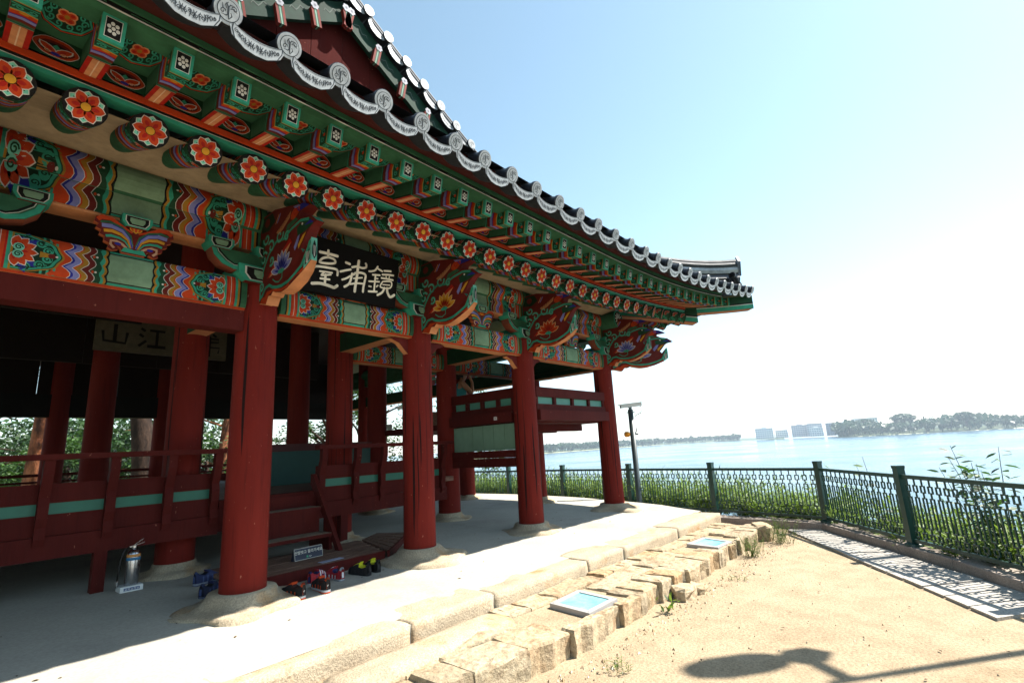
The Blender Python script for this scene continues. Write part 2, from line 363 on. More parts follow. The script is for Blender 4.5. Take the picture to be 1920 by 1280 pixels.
# --- base stones and columns
def base_stone(x, y, r=.42, h=.16, seed=0, sq=0):
    mb = MB(); n = 28; prof = [(1.0, 0), (1.01, .28), (.95, .40), (.74, .47), (.60, .66), (.56, 1)]; vs = []
    for i, (q, t) in enumerate(prof):
        for j in range(n):
            a = 2*PI*j/n; wob = 1+(.40*mnoise.noise(Vector((math.cos(a)*1.3+seed*5, math.sin(a)*1.3, seed)))+sq*.22*abs(math.cos(2*a+.4)))*(1-t)**.5
            rr = r*q*wob; zz = h*t+(.035*mnoise.noise(Vector((math.cos(a)*2, math.sin(a)*2, seed+t*3))) if 0 < t < .8 else 0)
            vs.append((rr*math.cos(a), rr*math.sin(a), zz))
    fs = [(i*n+j, i*n+(j+1) % n, (i+1)*n+(j+1) % n, (i+1)*n+j) for i in range(len(prof)-1) for j in range(n)]+[tuple((len(prof)-1)*n+j for j in range(n))]
    mb.add(vs, fs, (.5, .5, .5)); fz = floor_z(y)-.04
    return mb.obj('base_stone', M_GRAN, PAV, Matrix.Translation((x, y, fz)), True)
def column(x, y, z0, z1, r0=.20, r1=.182, seed=0, cracks=True):
    mb = MB(); n = 48; k = 12; vs = []
    rng = random.Random(seed+3); cr = [(rng.uniform(0, 2*PI), rng.uniform(0, .55), rng.uniform(.2, .55), rng.choice([.005, .007, .010, .014, .022])) for _ in range(13)]
    rows = 36
    for i in range(rows+1):
        t = i/rows; z = z0+(z1-z0)*t; r = r0+(r1-r0)*t
        for j in range(n):
            a = 2*PI*j/n; vs.append((r*math.cos(a), r*math.sin(a), z-z0))
    fs = [(i*n+j, i*n+(j+1) % n, (i+1)*n+(j+1) % n, (i+1)*n+j) for i in range(rows) for j in range(n)]+[tuple(rows*n+j for j in range(n))]
    mb.add(vs, fs, COLRED)
    o = mb.obj('column', M_COLUMN, PAV, Matrix.Translation((x, y, z0)), True)
    if cracks:   # long drying cracks, dark wedges let into the shaft
        for a, t0, ln, wd in cr:
            cm = MB(); pts = []; m = 10
            for q in range(m+1):
                t = min(t0+ln*q/m, .99); aa = a+.05*mnoise.noise(Vector((seed*3+a*7, t*6, 0)))
                hw = wd*math.sin(PI*q/m)**.6/r0*.6
                r = (r0+(r1-r0)*t)+.0012; pts.append((aa, hw, r, (z1-z0)*t))
            for q in range(m):
                A, B = pts[q], pts[q+1]
                cm.poly([(A[2]*math.cos(A[0]-A[1]), A[2]*math.sin(A[0]-A[1]), A[3]), (A[2]*math.cos(A[0]+A[1]), A[2]*math.sin(A[0]+A[1]), A[3]), (B[2]*math.cos(B[0]+B[1]), B[2]*math.sin(B[0]+B[1]), B[3]), (B[2]*math.cos(B[0]-B[1]), B[2]*math.sin(B[0]-B[1]), B[3])], hx('240b08'))
            link('crack', cm.mesh('crack', M_PAINT), o)
    return o
for i, x in enumerate(XS):
    hb = [.2, .2, .16, .17, .14, .14][i]; rr = [.4, .42, .47, .42, .44, .46][i]
    base_stone(x, 4.8, rr, hb, i, 1 if i in (3, 5) else 0); column(x, 4.8, floor_z(4.8)+hb-.06, 2.90, .184, .172, i)
for i, x in enumerate(XS):
    base_stone(x, 6.54, .36, .15, i+10); column(x, 6.54, floor_z(6.54)+.09, 4.12, .185, .172, i+10, i in (2, 3))
inner = [(-2.5, 8.6), (-.07, 8.6), (8.44, 8.6), (6.0, 8.6), (2.0, 10.65), (-2.5, 10.65), (8.44, 10.65), (4.62, 9.1), (6.05, 9.9), (-2.5, 12.7), (8.44, 12.7)]+[(x, 14.45) for x in XS]
for i, (x, y) in enumerate(inner):
    base_stone(x, y, .34, .15, i+30); column(x, y, floor_z(y)+.09, 4.12, .195, .18, i+30, False)

# --- architraves, purlins
def painted_beam(name, x0, x1, prof, cuts, H, mat=M_PAINT, back=True, parent=PAV, tf=None, pattern=True):
    """prof(v)->(y,z,ny,nz) front skin"""
    mb = MB(); L = x1-x0; tf = tf or (lambda p: p)
    def fn(u, v):
        y, z, ny, nz = prof(v); return Vector((x0+u, y, z)), Vector((0, ny, nz))
    P = beam_pattern(L, H) if pattern else Paint()
    if not pattern: P.rect(0, L, 0, H, BEAMRED, 0)
    P.apply(mb, fn, .0006, cuts); mb.v = [tuple(tf(Vector(v))) for v in mb.v]
    return mb
def architrave(x0, x1, y=4.68, z0=2.61, H=.27, parent=PAV, swap=False):
    def prof(v):   # slightly rounded front
        t = v/H; b = .022*(1-(2*t-1)**4); d = -.18*(2*t-1)**3; return y-b, z0+v, -1, -d
    mb = painted_beam('architrave', x0, x1, prof, [H*i/8 for i in range(1, 8)], H)
    mb.box(x0, x1, y+.004, y+.2, z0, z0+H, GREEN, [PEACH, BEAMRED, GREEN, GREEN, DGREEN, GREEN])
    mb.box(x0, x1, y+.012, y+.19, z0-.022, z0-.001, PEACH, [PEACH, PEACH, ORANGE, PEACH, PEACH, PEACH])
    if swap: mb.v = [(x_, y_, z_) for (x_, y_, z_) in mb.v]
    return mb
for i in range(len(XS)-1):
    x0, x1 = XS[i]+.16, XS[i+1]-.16
    if i >= 1: architrave(x0, x1).obj('architrave', M_PAINT, PAV)
    if i <= 1:
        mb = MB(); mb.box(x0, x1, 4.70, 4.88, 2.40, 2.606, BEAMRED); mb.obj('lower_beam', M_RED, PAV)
# the right-hand side and the inner row carry the same painted beams
def rot_side(v):  # front frame -> right side (mirror in the corner diagonal)
    return Vector((8.44+4.8-v.y, 8.44+4.8-v.x, v.z))
for (ya, yb) in zip(YS[:-1], YS[1:]):
    xa, xb = 13.24-yb+.16, 13.24-ya-.16
    mb = architrave(xa, xb); mb.v = [tuple(rot_side(Vector(v))) for v in mb.v]; mb.obj('architrave', M_PAINT, PAV)
for y in (6.54, 14.45):
    for i in range(len(XS)-1):
        if y == 6.54 and i <= 2: continue
        mb = architrave(XS[i]+.15, XS[i+1]-.15, y-.1, 2.62, .26) if y < 10 else MB()
        if y > 10: mb.box(XS[i]+.15, XS[i+1]-.15, y-.1, y+.1, 2.40, 2.885, hx('1c1a14'))  # rear row: shade put in as one plain dark colour, ornament left off
        mb.obj('inner_beam', M_PAINT, PAV)
for x in XS[2:]:
    mb = architrave(13.24-6.4, 13.24-4.95, 13.24-x-.1, 2.70, .24) if False else MB()
    mb.box(x-.1, x+.1, 4.95, 6.4, 2.70, 2.96, GREEN, [PEACH, GREEN, GREEN, TEAL, GREEN, DGREEN]); mb.obj('tie_beam', M_PAINT, PAV)
JZ0, JH, DR = 3.18, .20, .175; DZ = JZ0+JH+.13
JY = 4.69
def purlin_prof(v):
    if v <= JH: return JY, JZ0+v, -1, 0
    a = R_(215)+(v-JH)/DR   # sweep up the face of the round purlin
    return 4.80+DR*math.sin(-PI/2+0) * math.cos((v-JH)/DR-R_(48)) , DZ+DR*math.sin((v-JH)/DR-R_(48)), -math.cos((v-JH)/DR-R_(48)), math.sin((v-JH)/DR-R_(48))
PH = JH+DR*R_(100)
for i in range(1, len(XS)-1):
    x0, x1 = XS[i]+.02, XS[i+1]-.02
    mb = painted_beam('purlin', x0, x1, purlin_prof, [JH]+[JH+DR*R_(100)*q/7 for q in range(1, 7)], PH)
    mb.box(x0, x1, JY+.003, 4.91, JZ0, JZ0+JH, GREEN, [PEACH, DGREEN, GREEN, GREEN, DGREEN, GREEN]); mb.box(x0+.3, x1-.3, JY+.01, 4.9, JZ0-.02, JZ0-.001, PEACH)
    vs = []; n = 14
    mb.tube([(x0, 4.80, DZ), (x1, 4.80, DZ)], DR-.001, 20, GREEN)
    mb.obj('purlin', M_PAINT, PAV)
mb = MB(); mb.tube([(8.3, 4.8, DZ), (8.95, 4.8, DZ)], DR, 20, GREEN); mb.poly([(8.955, 4.8+DR*.86*math.cos(2*PI*j/18), DZ+DR*.86*math.sin(2*PI*j/18)) for j in range(18)], BLACK); mb.obj('purlin_end', M_PAINT, PAV)
mb = MB(); mb.tube([(8.44, 4.35, DZ), (8.44, 14.6, DZ)], DR, 20, GREEN)
P = Paint(); P.ell(0, 0, DR, DR, TEAL, 0, 20); P.ell(0, 0, DR*.84, DR*.84, BLACK, 1, 20)
for q in range(12): P.petal(0, 0, 2*PI*q/12, .02, DR*.75, .035, WHITE, 2)
P.apply(mb, lambda u, v: (Vector((8.44+u, 4.35, DZ+v)), Vector((0, -1, 0)))); mb.box(8.33, 8.55, 4.7, 14.6, JZ0, JZ0+JH, GREEN); mb.obj('side_purlin', M_PAINT, PAV)

# --- bracket sets over the columns
OUT = [(.12, 2.655), (.19, 2.655), (.30, 2.622), (.345, 2.69), (.40, 2.685), (.435, 2.715), (.476, 2.695), (.59, 2.668), (.695, 2.678), (.838, 2.722), (.955, 2.776), (1.04, 2.845), (1.033, 3.05), (.945, 2.93), (.915, 2.975), (1.0, 3.10), (1.055, 3.145), (1.135, 3.165), (1.05, 3.235), (.95, 3.25), (.885, 3.285), (.90, 3.325), (1.03, 3.345), (.93, 3.395), (.80, 3.42), (.69, 3.45), (.40, 3.52), (.12, 3.52)]
def bracket_mesh(lot, sc_=1.0):
    mb = MB(); th = .056
    def fn(a, z, t):
        k = 1-.55*max(0, min(1, (a-.90)/.14)) if z < 3.08 else 1-.4*max(0, min(1, (a-.9)/.2))
        return (t*k, -a*sc_, z)
    def rim(i):
        if i <= 10: return PEACH
        if i == 11: return TEALL
        return TEAL if i in (12, 13, 17, 18) else MAROON
    mb.prism(OUT, fn, -th, th, MAROON, rim)
    # cut end of the lower wing: pale border and white grass on black
    P = Paint(); P.poly([(0, 2.858), (.020, 2.90), (.018, 2.97), (0, 3.03), (-.018, 2.97), (-.020, 2.90)], BLACK, 1)
    for q in (-1, 0, 1): P.rib([(.002*q, 2.88), (.011*q, 2.98)], .003, WHITE, 2)
    P.apply(mb, lambda u, v: (Vector((u, -1.041*sc_, v)), Vector((0, -1, 0))), .001)
    for sx in (-1, 1):
        nn = Vector((sx, 0, 0)); f = lambda u, v: (Vector((fn(u, v, sx*th)[0], -u*sc_, v)), nn)
        P = Paint()
        P.poly([(.19, 2.66), (.30, 2.625), (.345, 2.695), (.43, 2.72), (.476, 2.70), (.60, 2.673), (.70, 2.683), (.84, 2.727), (.955, 2.78), (.95, 2.80), (.83, 2.75), (.69, 2.708), (.59, 2.70), (.46, 2.73), (.40, 2.735), (.32, 2.74), (.27, 2.70), (.22, 2.70)], ORANGE, 1)
        P.rib([(.16, 2.69), (.22, 2.72), (.28, 2.78), (.36, 2.79), (.42, 2.755), (.5, 2.735), (.6, 2.725), (.72, 2.735), (.84, 2.775), (.93, 2.82), (1.0, 2.95), (1.025, 3.02)], .028, TEAL, 2)
        P.poly([(.955, 2.78), (1.037, 2.847), (1.03, 3.04), (.955, 2.90)], TEALL, 1.5); P.poly([(.968, 2.81), (1.025, 2.855), (1.02, 2.99), (.972, 2.90)], BLACK, 1.8)
        for q in range(5): P.rib([(.985+.004*q, 2.83), (.978+.011*q, 2.93)], .004, WHITE, 2.2)
        # peach flame behind the lotus, scrolls, lotus
        P.poly([(.30, 2.86), (.45, 2.98), (.60, 3.07), (.72, 3.13), (.76, 3.08), (.62, 3.0), (.48, 2.90)], RED, 1); P.poly([(.34, 2.86), (.47, 2.95), (.62, 3.04), (.74, 3.09), (.66, 3.0), (.5, 2.89)], PEACH, 1.4)
        for cx_, cy_, r, a0, s_ in ((.22, 3.08, .075, .5, 1), (.36, 3.16, .07, 2.5, -1), (.20, 2.93, .055, 1, 1), (.52, 3.22, .075, .2, -1), (.26, 3.27, .065, 3, 1), (.20, 2.80, .045, 2, -1), (.38, 3.02, .05, 4, 1), (.66, 3.17, .05, 1, 1)):
            P.spiral(cx_, cy_, r, TEAL, 2, a0, 1.05, s_, .026); P.spiral(cx_, cy_, r, TEALL, 2.3, a0, 1.0, s_, .006)
        P.rib([(.18, 2.70), (.17, 2.86), (.24, 3.0), (.32, 3.1), (.46, 3.18), (.60, 3.16), (.74, 3.21), (.90, 3.235), (1.02, 3.215)], .026, TEAL, 2)
        for an in (20, 45, 68, 90, 112, 138, 165):
            P.petal(.58, 2.86, R_(an), .035, .205, .068, WHITE if lot == PERI else hx('f0c080'), 3); P.petal(.58, 2.86, R_(an), .037, .193, .054, lot, 4); P.petal(.58, 2.86, R_(an), .04, .13, .02, NAVY if lot == PERI else RED, 5)
        P.ell(.58, 2.865, .06, .022, TEAL, 6, 10); P.rib([(.60, 2.85), (.60, 2.80), (.54, 2.775), (.48, 2.79), (.42, 2.83)], .012, TEAL, 3)
        # phoenix: green head, blue crest, orange breast with barred feathers
        P.poly([(.86, 3.10), (.98, 3.12), (1.08, 3.155), (1.04, 3.215), (.93, 3.22), (.84, 3.18)], DGREEN, 2.4); P.poly([(.96, 3.17), (1.09, 3.165), (1.04, 3.20)], NAVY, 3); P.ell(.93, 3.195, .012, .012, WHITE, 3.5, 8)
        P.poly([(.88, 2.98), (.93, 3.04), (.985, 3.105), (.94, 3.09), (.87, 3.02)], YEL, 3); P.poly([(.82, 2.98), (.87, 3.04), (.90, 3.11), (.86, 3.10), (.80, 3.02)], PERI, 3)
        P.poly([(.45, 3.27), (.62, 3.34), (.72, 3.39), (.70, 3.33), (.58, 3.26), (.50, 3.235)], hx('c98a5c'), 2.2)
        for q in range(6): P.rib([(.50+.035*q, 3.27+.014*q), (.52+.035*q, 3.30+.014*q)], .008, MAROON, 2.8)
        P.ell(.80, 3.345, .085, .05, ORANGE, 2.4, 14, .35); P.spiral(.80, 3.345, .04, RED, 3, 0, 1, 1, .01); P.poly([(.86, 3.335), (1.02, 3.347), (.93, 3.39), (.82, 3.395)], NAVY, 3); P.poly([(.80, 3.385), (.90, 3.375), (.86, 3.40), (.76, 3.415)], PERI, 3.3)
        P.poly([(.62, 3.20), (.74, 3.24), (.86, 3.26), (.80, 3.30), (.66, 3.27)], GREEN, 2.1); P.poly([(.14, 2.90), (.20, 3.0), (.24, 3.12), (.22, 3.28), (.14, 3.30)], DGREEN, 1.1); P.poly([(.14, 3.36), (.30, 3.34), (.42, 3.40), (.36, 3.50), (.14, 3.50)], XGREEN, 1.2)
        for q in range(3): P.rib([(.40+.03*q, 3.36), (.46+.03*q, 3.44)], .012, (MAROON, PEACH, PERI)[q], 2)
        P.ell(.26, 3.43, .05, .045, MAROON, 2, 12)
        P.apply(mb, f, .0008)
    return mb.mesh('bracket', M_PAINT)
BR = {c: bracket_mesh(v) for c, v in (('b', PERI), ('y', YEL), ('o', ORANGE))}
BRD = bracket_mesh(PERI, 1.28)
for x, c in zip(XS[1:], 'obyob'):
    link('bracket', BR[c], PAV, Matrix.Translation((x, 4.8, 0)))
link('corner_bracket', BRD, PAV, Matrix.Translation((8.44, 4.8, -.07)) @ Matrix.Rotation(R_(45), 4, 'Z'))
link('bracket', BR['b'], PAV, Matrix.Translation((8.44, 4.8, 0)) @ Matrix.Rotation(R_(90), 4, 'Z'))
for y in YS[1:4]: link('bracket', BR['y'], PAV, Matrix.Translation((8.44, y, 0)) @ Matrix.Rotation(R_(90), 4, 'Z'))

def hexblock(mb, xc, y0, y1, z0, z1, wt, wb, body=GREEN):
    """bearing block: hexagonal front, sides and front edged in teal, panel in the middle"""
    zc = z0+(z1-z0)*.45; pts = [(-wb, z0), (wb, z0), (wt, zc), (wt, z1), (-wt, z1), (-wt, zc)]
    mb.prism(pts, lambda u, v, t: (xc+u, t, v), y0, y1, TEAL, lambda i: [MAROON, TEAL, TEAL, TEAL, TEAL, TEAL][i])
    for l, (s_, c) in enumerate(((.80, WHITE), (.74, BLACK), (.50, PGREEN))):
        zm = (z0+z1)/2; mb.poly([(xc+u*s_, y0-.0008*(l+1), zm+(v-zm)*s_) for u, v in pts], c)
def arm_set(x, y=4.62):
    mb = MB(); hexblock(mb, x, y-.03, y+.35, 2.845, 3.0, .27, .21); o = mb.obj('capital_block', M_PAINT, PAV)
    for sg in (-1, 1):
        mb = MB(); pts = [(.06, 2.96), (.30, 2.935), (.40, 2.965), (.47, 3.03), (.50, 3.115), (.06, 3.115)]
        mb.prism(pts, lambda u, v, t: (x+sg*u, t, v), y, y+.14, GREEN, lambda i: hx('8a4a35') if i <= 3 else TEAL)
        P = Paint(); rim = pts[:5]; P.rib([(u-.014 if u > .3 else u, v+.018) for u, v in rim], .036, TEAL, 1); P.rib([(u-.036 if u > .3 else u, v+.04) for u, v in rim], .004, WHITE, 2); P.rib([(u-.045 if u > .3 else u, v+.05) for u, v in rim], .014, BLACK, 1)
        P.apply(mb, lambda u, v: (Vector((x+sg*u, y, v)), Vector((0, -1, 0)))); mb.obj('bracket_arm', M_PAINT, PAV)
        mb = MB(); hexblock(mb, x+sg*.42, y-.02, y+.16, 3.10, 3.20, .105, .075); mb.obj('bearing_block', M_PAINT, PAV)
    mb = MB(); hexblock(mb, x-.0, y-.02, y+.16, 3.10, 3.20, .12, .09); mb.obj('bearing_block', M_PAINT, PAV)
for x in XS[1:]: arm_set(x)
def flower_board(xc, y=4.65):
    mb = MB(); half = [(0, 3.085), (.05, 3.08), (.12, 3.125), (.20, 3.155), (.255, 3.13), (.262, 3.09), (.235, 3.075), (.248, 3.045), (.215, 3.03), (.222, 3.0), (.19, 2.985), (.19, 2.95), (.155, 2.935), (.165, 2.90), (.135, 2.885), (.10, 2.90), (.11, 2.93), (.085, 2.915), (.075, 2.882), (0, 2.882)]
    pts = half+[(-u, v) for u, v in half[-2:0:-1]]
    mb.prism(pts, lambda u, v, t: (xc+u, t, v), y, y+.05, MAROON, hx('c8693f'))
    P = Paint()
    for sg in (-1, 1):
        S = lambda q: [(sg*u, v) for u, v in q]
        P.rib(S([(.02, 3.06), (.08, 3.09), (.16, 3.135), (.22, 3.135), (.245, 3.11)]), [.012, .02, .03, .036, .03], ORANGE, 1)
        P.rib(S([(.01, 2.95), (.03, 3.03), (.09, 3.085), (.17, 3.108), (.225, 3.095)]), [.01, .014, .018, .02, .016], GREEN, 1.5)
        P.rib(S([(.012, 2.93), (.035, 3.0), (.08, 3.055), (.15, 3.078), (.215, 3.07)]), [.012, .018, .028, .034, .03], PERI, 2); P.rib(S([(.012, 2.93), (.035, 3.015), (.08, 3.07), (.15, 3.092)]), .006, NAVY, 2.5)
        P.rib(S([(.02, 2.93), (.045, 2.99), (.09, 3.025), (.15, 3.04), (.20, 3.03)]), [.01, .014, .022, .026, .024], YEL, 2)
        P.rib(S([(.03, 2.93), (.06, 2.975), (.10, 2.995), (.15, 3.0), (.185, 2.99)]), [.008, .012, .018, .022, .02], TEAL, 2.2)
        P.rib(S([(.05, 2.925), (.08, 2.95), (.115, 2.965), (.15, 2.96), (.15, 2.93), (.125, 2.905)]), .018, hx('c79a7c'), 2.4); P.ell(sg*.105, 2.945, .022, .012, NAVY, 2.8, 8)
        P.petal(0, 3.07, PI/2-sg*.9, 0, .055, .03, YEL, 4); P.petal(0, 3.07, PI/2-sg*.9, .008, .045, .018, ORANGE, 4.5)
    P.petal(0, 3.06, PI/2, 0, .06, .034, YEL, 4.6); P.petal(0, 3.06, PI/2, .01, .05, .02, ORANGE, 5); P.poly([(-.085, 2.89), (.085, 2.89), (.06, 2.93), (0, 2.918), (-.06, 2.93)], TEAL, 3)
    P.apply(mb, lambda u, v: (Vector((xc+u, y, v)), Vector((0, -1, 0)))); mb.obj('flower_board', M_PAINT, PAV)
    mb = MB(); hexblock(mb, xc, y-.03, y+.12, 3.10, 3.20, .10, .07); mb.obj('bearing_block', M_PAINT, PAV)
for i in range(1, 5): flower_board((XS[i]+XS[i+1])/2)

# --- eaves -----------------------------------------------------------------
def ecurve(x):
    s = max(0, (x-5.3)/5.4, (.63-x)/5.4); s = min(s, 1.05); return .38*s**2.2, .22*s**2
def rafter_geo(xe):
    rz, ot = ecurve(xe); E = Vector((xe, 3.6-ot*.7, 3.37+rz*.75)); f = max(0, (xe-7.4)/2.5)
    B = Vector((xe if f == 0 else 7.4+f*1.15, 5.2 if f == 0 else 5.2-.2*min(1, f), 4.04+.06*min(1, f))); return E, B
RAD = .108
def rafter_mesh():
    mb = MB(); L = 1.75; n = 26
    seq = [(.0, XGREEN), (.012, DGREEN), (.20, TEAL), (.218, OCHRE), (.235, ORANGE), (.27, RED), (.29, NAVY), (.305, PERI), (.35, MAROON), (.40, BLACK), (.41, OCHRE), (.43, ORANGE), (.45, DGREEN), (.475, TEAL), (.485, GREEN), (L, None)]
    def ring(z, amp): return [(RAD*math.sin(2*PI*j/n), -RAD*math.cos(2*PI*j/n), z+amp*math.cos(5*2*PI*j/n)) for j in range(n)]
    for i in range(len(seq)-1):
        a, c = seq[i]; b = seq[i+1][0]; aa = .012 if .1 < a < .49 else 0; ab = .012 if .1 < b < .49 else 0
        r0, r1 = ring(a, aa), ring(b, ab); mb.add(r0+r1, [(j, (j+1) % n, n+(j+1) % n, n+j) for j in range(n)], c)
    P = Paint()   # u = angle*RAD around, v = along
    for j in range(-3, 4):
        u = j*.095
        if j % 2 == 0:
            for an in (-60, -25, 10, 45, 80): P.petal(u, .055, R_(an+40), 0, .065, .03, WHITE, 2); P.petal(u, .055, R_(an+40), 0, .06, .024, ORANGE, 3); P.petal(u, .055, R_(an+40), .005, .035, .01, RED, 3.5)
            P.ell(u, .058, .012, .012, TEAL, 4, 8)
        else:
            P.spiral(u-.015, .055, .03, TEAL, 2, 0, 1.2, 1, .010); P.spiral(u+.02, .105, .028, TEAL, 2, 2, 1.2, -1, .010); P.spiral(u-.02, .125, .018, TEAL, 2, 1, 1.1, 1, .008)
    for j in range(-4, 5): P.ell(j*.08, .165, .026, .014, PERI, 2, 8); P.ell(j*.08+.04, .172, .018, .012, ORANGE, 2.2, 8)
    def fn(u, v):
        a = u/RAD; return Vector((RAD*math.sin(a), -RAD*math.cos(a), v)), Vector((math.sin(a), -math.cos(a), 0))
    P.apply(mb, fn, .0006)
    P = Paint(); flower_disc(P, RAD); P.apply(mb, lambda u, v: (Vector((u, v, 0)), Vector((0, 0, -1))), .0007)
    return mb.mesh('rafter', M_PAINT)
ME_RAF = rafter_mesh()
FW, FH = .052, .072
def fly_mesh():
    mb = MB(); L = .95
    sec = [(-FW, FH), (-FW, 0), (-FW, -FH), (0, -FH), (FW, -FH), (FW, 0), (FW, FH)]
    seq = [(0, TEAL), (.03, OCHRE), (.038, DGREEN), (.12, TEAL), (.13, YEL), (.14, ORANGE), (.175, RED), (.185, NAVY), (.195, PERI), (.225, MAROON), (.262, GREEN), (.275, BLACK), (.283, TEAL), (.292, None), (L, None)]
    amp = [0, .012, 0, -.014, 0, .012, 0]
    def ring(z, k): return [(x, y, z+(amp[i]*k)) for i, (x, y) in enumerate(sec)]
    for i in range(len(seq)-1):
        a, c = seq[i]; b = seq[i+1][0]; ka = 1 if .1 < a < .27 else 0; kb = 1 if .1 < b < .27 else 0
        cc = [c]*6 if c else [GREEN, GREEN, RED, RED, GREEN, GREEN]
        mb.add(ring(a, ka)+ring(b, kb), [(j, j+1, 7+j+1, 7+j) for j in range(6)], cc)
    mb.poly([(x, FH, z) for x, z in ((-FW, 0), (FW, 0), (FW, L), (-FW, L))], GREEN)
    P = Paint(); P.rect(-FW*.55, FW*.55, .297, L, PEACH, 1); P.rect(-.003, .003, .297, L, hx('ffd7b5'), 2)
    for u in (-.028, .022): P.spiral(u, .085, .022, TEAL, 2, .5, 1.2, 1 if u < 0 else -1, .009)
    P.rib([(-FW, .052), (0, .06), (FW, .052)], .008, TEAL, 2); P.ell(0, .135, .02, .01, YEL, 3, 8)
    P.apply(mb, lambda u, v: (Vector((u, -FH, v)), Vector((0, -1, 0))), .0006)
    for sx in (-1, 1):
        P = Paint(); 
        for u in (-.035, .03): P.spiral(u, .085, .024, TEAL, 2, .5, 1.2, 1, .009)
        P.ell(0, .07, .014, .014, ORANGE, 3, 8); P.rect(-FH+.004, -FH+.014, .30, L, BLACK, 1)
        P.apply(mb, lambda u, v: (Vector((sx*FW, u, v)), Vector((sx, 0, 0))), .0006)
    P = Paint(); P.rect(-FW, FW, -FH, FH, TEAL, 0); P.rect(-FW*.70, FW*.70, -FH*.76, FH*.76, WHITE, 1); P.rect(-FW*.64, FW*.64, -FH*.72, FH*.72, BLACK, 2)
    for q in range(7):
        a = 2*PI*q/6+.26; r = 0 if q == 6 else .0205; P.ell(r*math.cos(a), r*math.sin(a)*1.25, .0092, .0105, WHITE, 3, 9)
    P.apply(mb, lambda u, v: (Vector((u, v, 0)), Vector((0, 0, -1))), .0007)
    return mb.mesh('flying_rafter', M_PAINT)
ME_FLY = fly_mesh()
def fly_geo(xe):
    rz, ot = ecurve(xe); E = Vector((xe, 3.0-ot, 3.52+rz)); f = max(0, (xe-7.9)/2.6)
    xb = xe if f == 0 else xe-.5*f; rb, ob = ecurve(xb); B = Vector((xb, 3.6-ob*.8+(.10*f), 3.645+rb*.82)); return E, B
def mirror_mat(m):   # reflect a placement in the corner diagonal (x,y)->(13.24-y,13.24-x), keeping it right-handed
    S = Matrix(((0, -1, 0, 13.24), (-1, 0, 0, 13.24), (0, 0, 1, 0), (0, 0, 0, 1))); return S @ m @ Matrix.Diagonal((-1, 1, 1, 1))
RX = [.365+.3265*1.0*i for i in range(-4, 29)]
RX = [x*1.0 for x in RX]
rx0 = .438; RX = [rx0+.3262*i for i in range(-3, 29)]
for xe in RX:
    if xe < 9.75:
        E, B = rafter_geo(xe); m = frame(E, B-E, (1, 0, 0)); link('rafter', ME_RAF, PAV, m)
        if xe > 6.2: link('rafter', ME_RAF, PAV, mirror_mat(m))
FX = [x for x in [rx0-.006+.3262*i for i in range(-3, 32)] if x < 10.45]
for xe in FX:
    E, B = fly_geo(xe); m = frame(E, B-E, (1, 0, 0)); link('flying_rafter', ME_FLY, PAV, m)
    if xe > 6.8: link('flying_rafter', ME_FLY, PAV, mirror_mat(m))
# soffit boards between the flying rafters, with rosettes, and the upright boards behind
def board_rosette(P):
    P.rect(0, 1, 0, 1, GREEN, 0)
    P.ell(.5, .50, .52, .33, BLACK, .6, 24, 0, .03, 8); P.ell(.5, .50, .50, .315, ORANGE, 1, 24, 0, .03, 8); P.ell(.5, .50, .485, .295, XGREEN, 1.4, 24, 0, .03, 8); P.ell(.5, .50, .47, .28, TEAL, 1.7, 24, 0, .05, 8); P.ell(.5, .5, .43, .25, XGREEN, 2, 24, 0, .05, 8)
    for q in range(10):
        a = 2*PI*q/10; P.spiral(.5+.33*math.cos(a), .5+.18*math.sin(a), .075, TEAL, 2.5, a, 1.15, 1, .03)
    for q in range(4):
        a = PI/2*q+PI/4; P.ell(.5+.10*math.cos(a), .5+.07*math.sin(a), .115, .075, PEACH, 3, 10); P.ell(.5+.10*math.cos(a), .5+.07*math.sin(a), .085, .05, ORANGE, 3.4, 10); P.ell(.5+.12*math.cos(a), .5+.085*math.sin(a), .04, .03, RED, 3.6, 8)
    P.ell(.5, .5, .05, .04, OCHRE, 4, 10)
def board_lotus(P):
    P.rect(0, 1, 0, 1, DGREEN, 0); P.ell(.5, .5, .46, .46, WHITE, 1, 24, 0, .03, 6); P.ell(.5, .5, .445, .44, hx('c8471f'), 1.3, 24, 0, .03, 6); P.ell(.5, .46, .37, .34, MAROON, 1.8, 20, 0, .03, 6); P.ell(.5, .42, .3, .26, BLACK, 2, 18)
    for sg in (-1, 1):
        P.petal(.5, .24, PI/2-sg*.75, .02, .5, .26, WHITE, 3); P.petal(.5, .24, PI/2-sg*.75, .03, .46, .2, ORANGE, 3.3); P.petal(.5, .24, PI/2-sg*.75, .1, .3, .08, RED, 3.5); P.spiral(.5+sg*.16, .27, .08, PEACH, 3.7, 0, 1.1, sg, .03)
    P.poly([(.42, .52), (.5, .66), (.58, .52), (.5, .42)], TEAL, 3.6); P.ell(.5, .2, .1, .08, NAVY, 3.8, 10)
PR_, PL_ = Paint(), Paint(); board_rosette(PR_); board_lotus(PL_)
def quadmap(a, b, c, d, nrm):
    def fn(u, v): 
        p = (a*(1-u)+b*u)*(1-v)+(d*(1-u)+c*u)*v; return p, nrm
    return fn
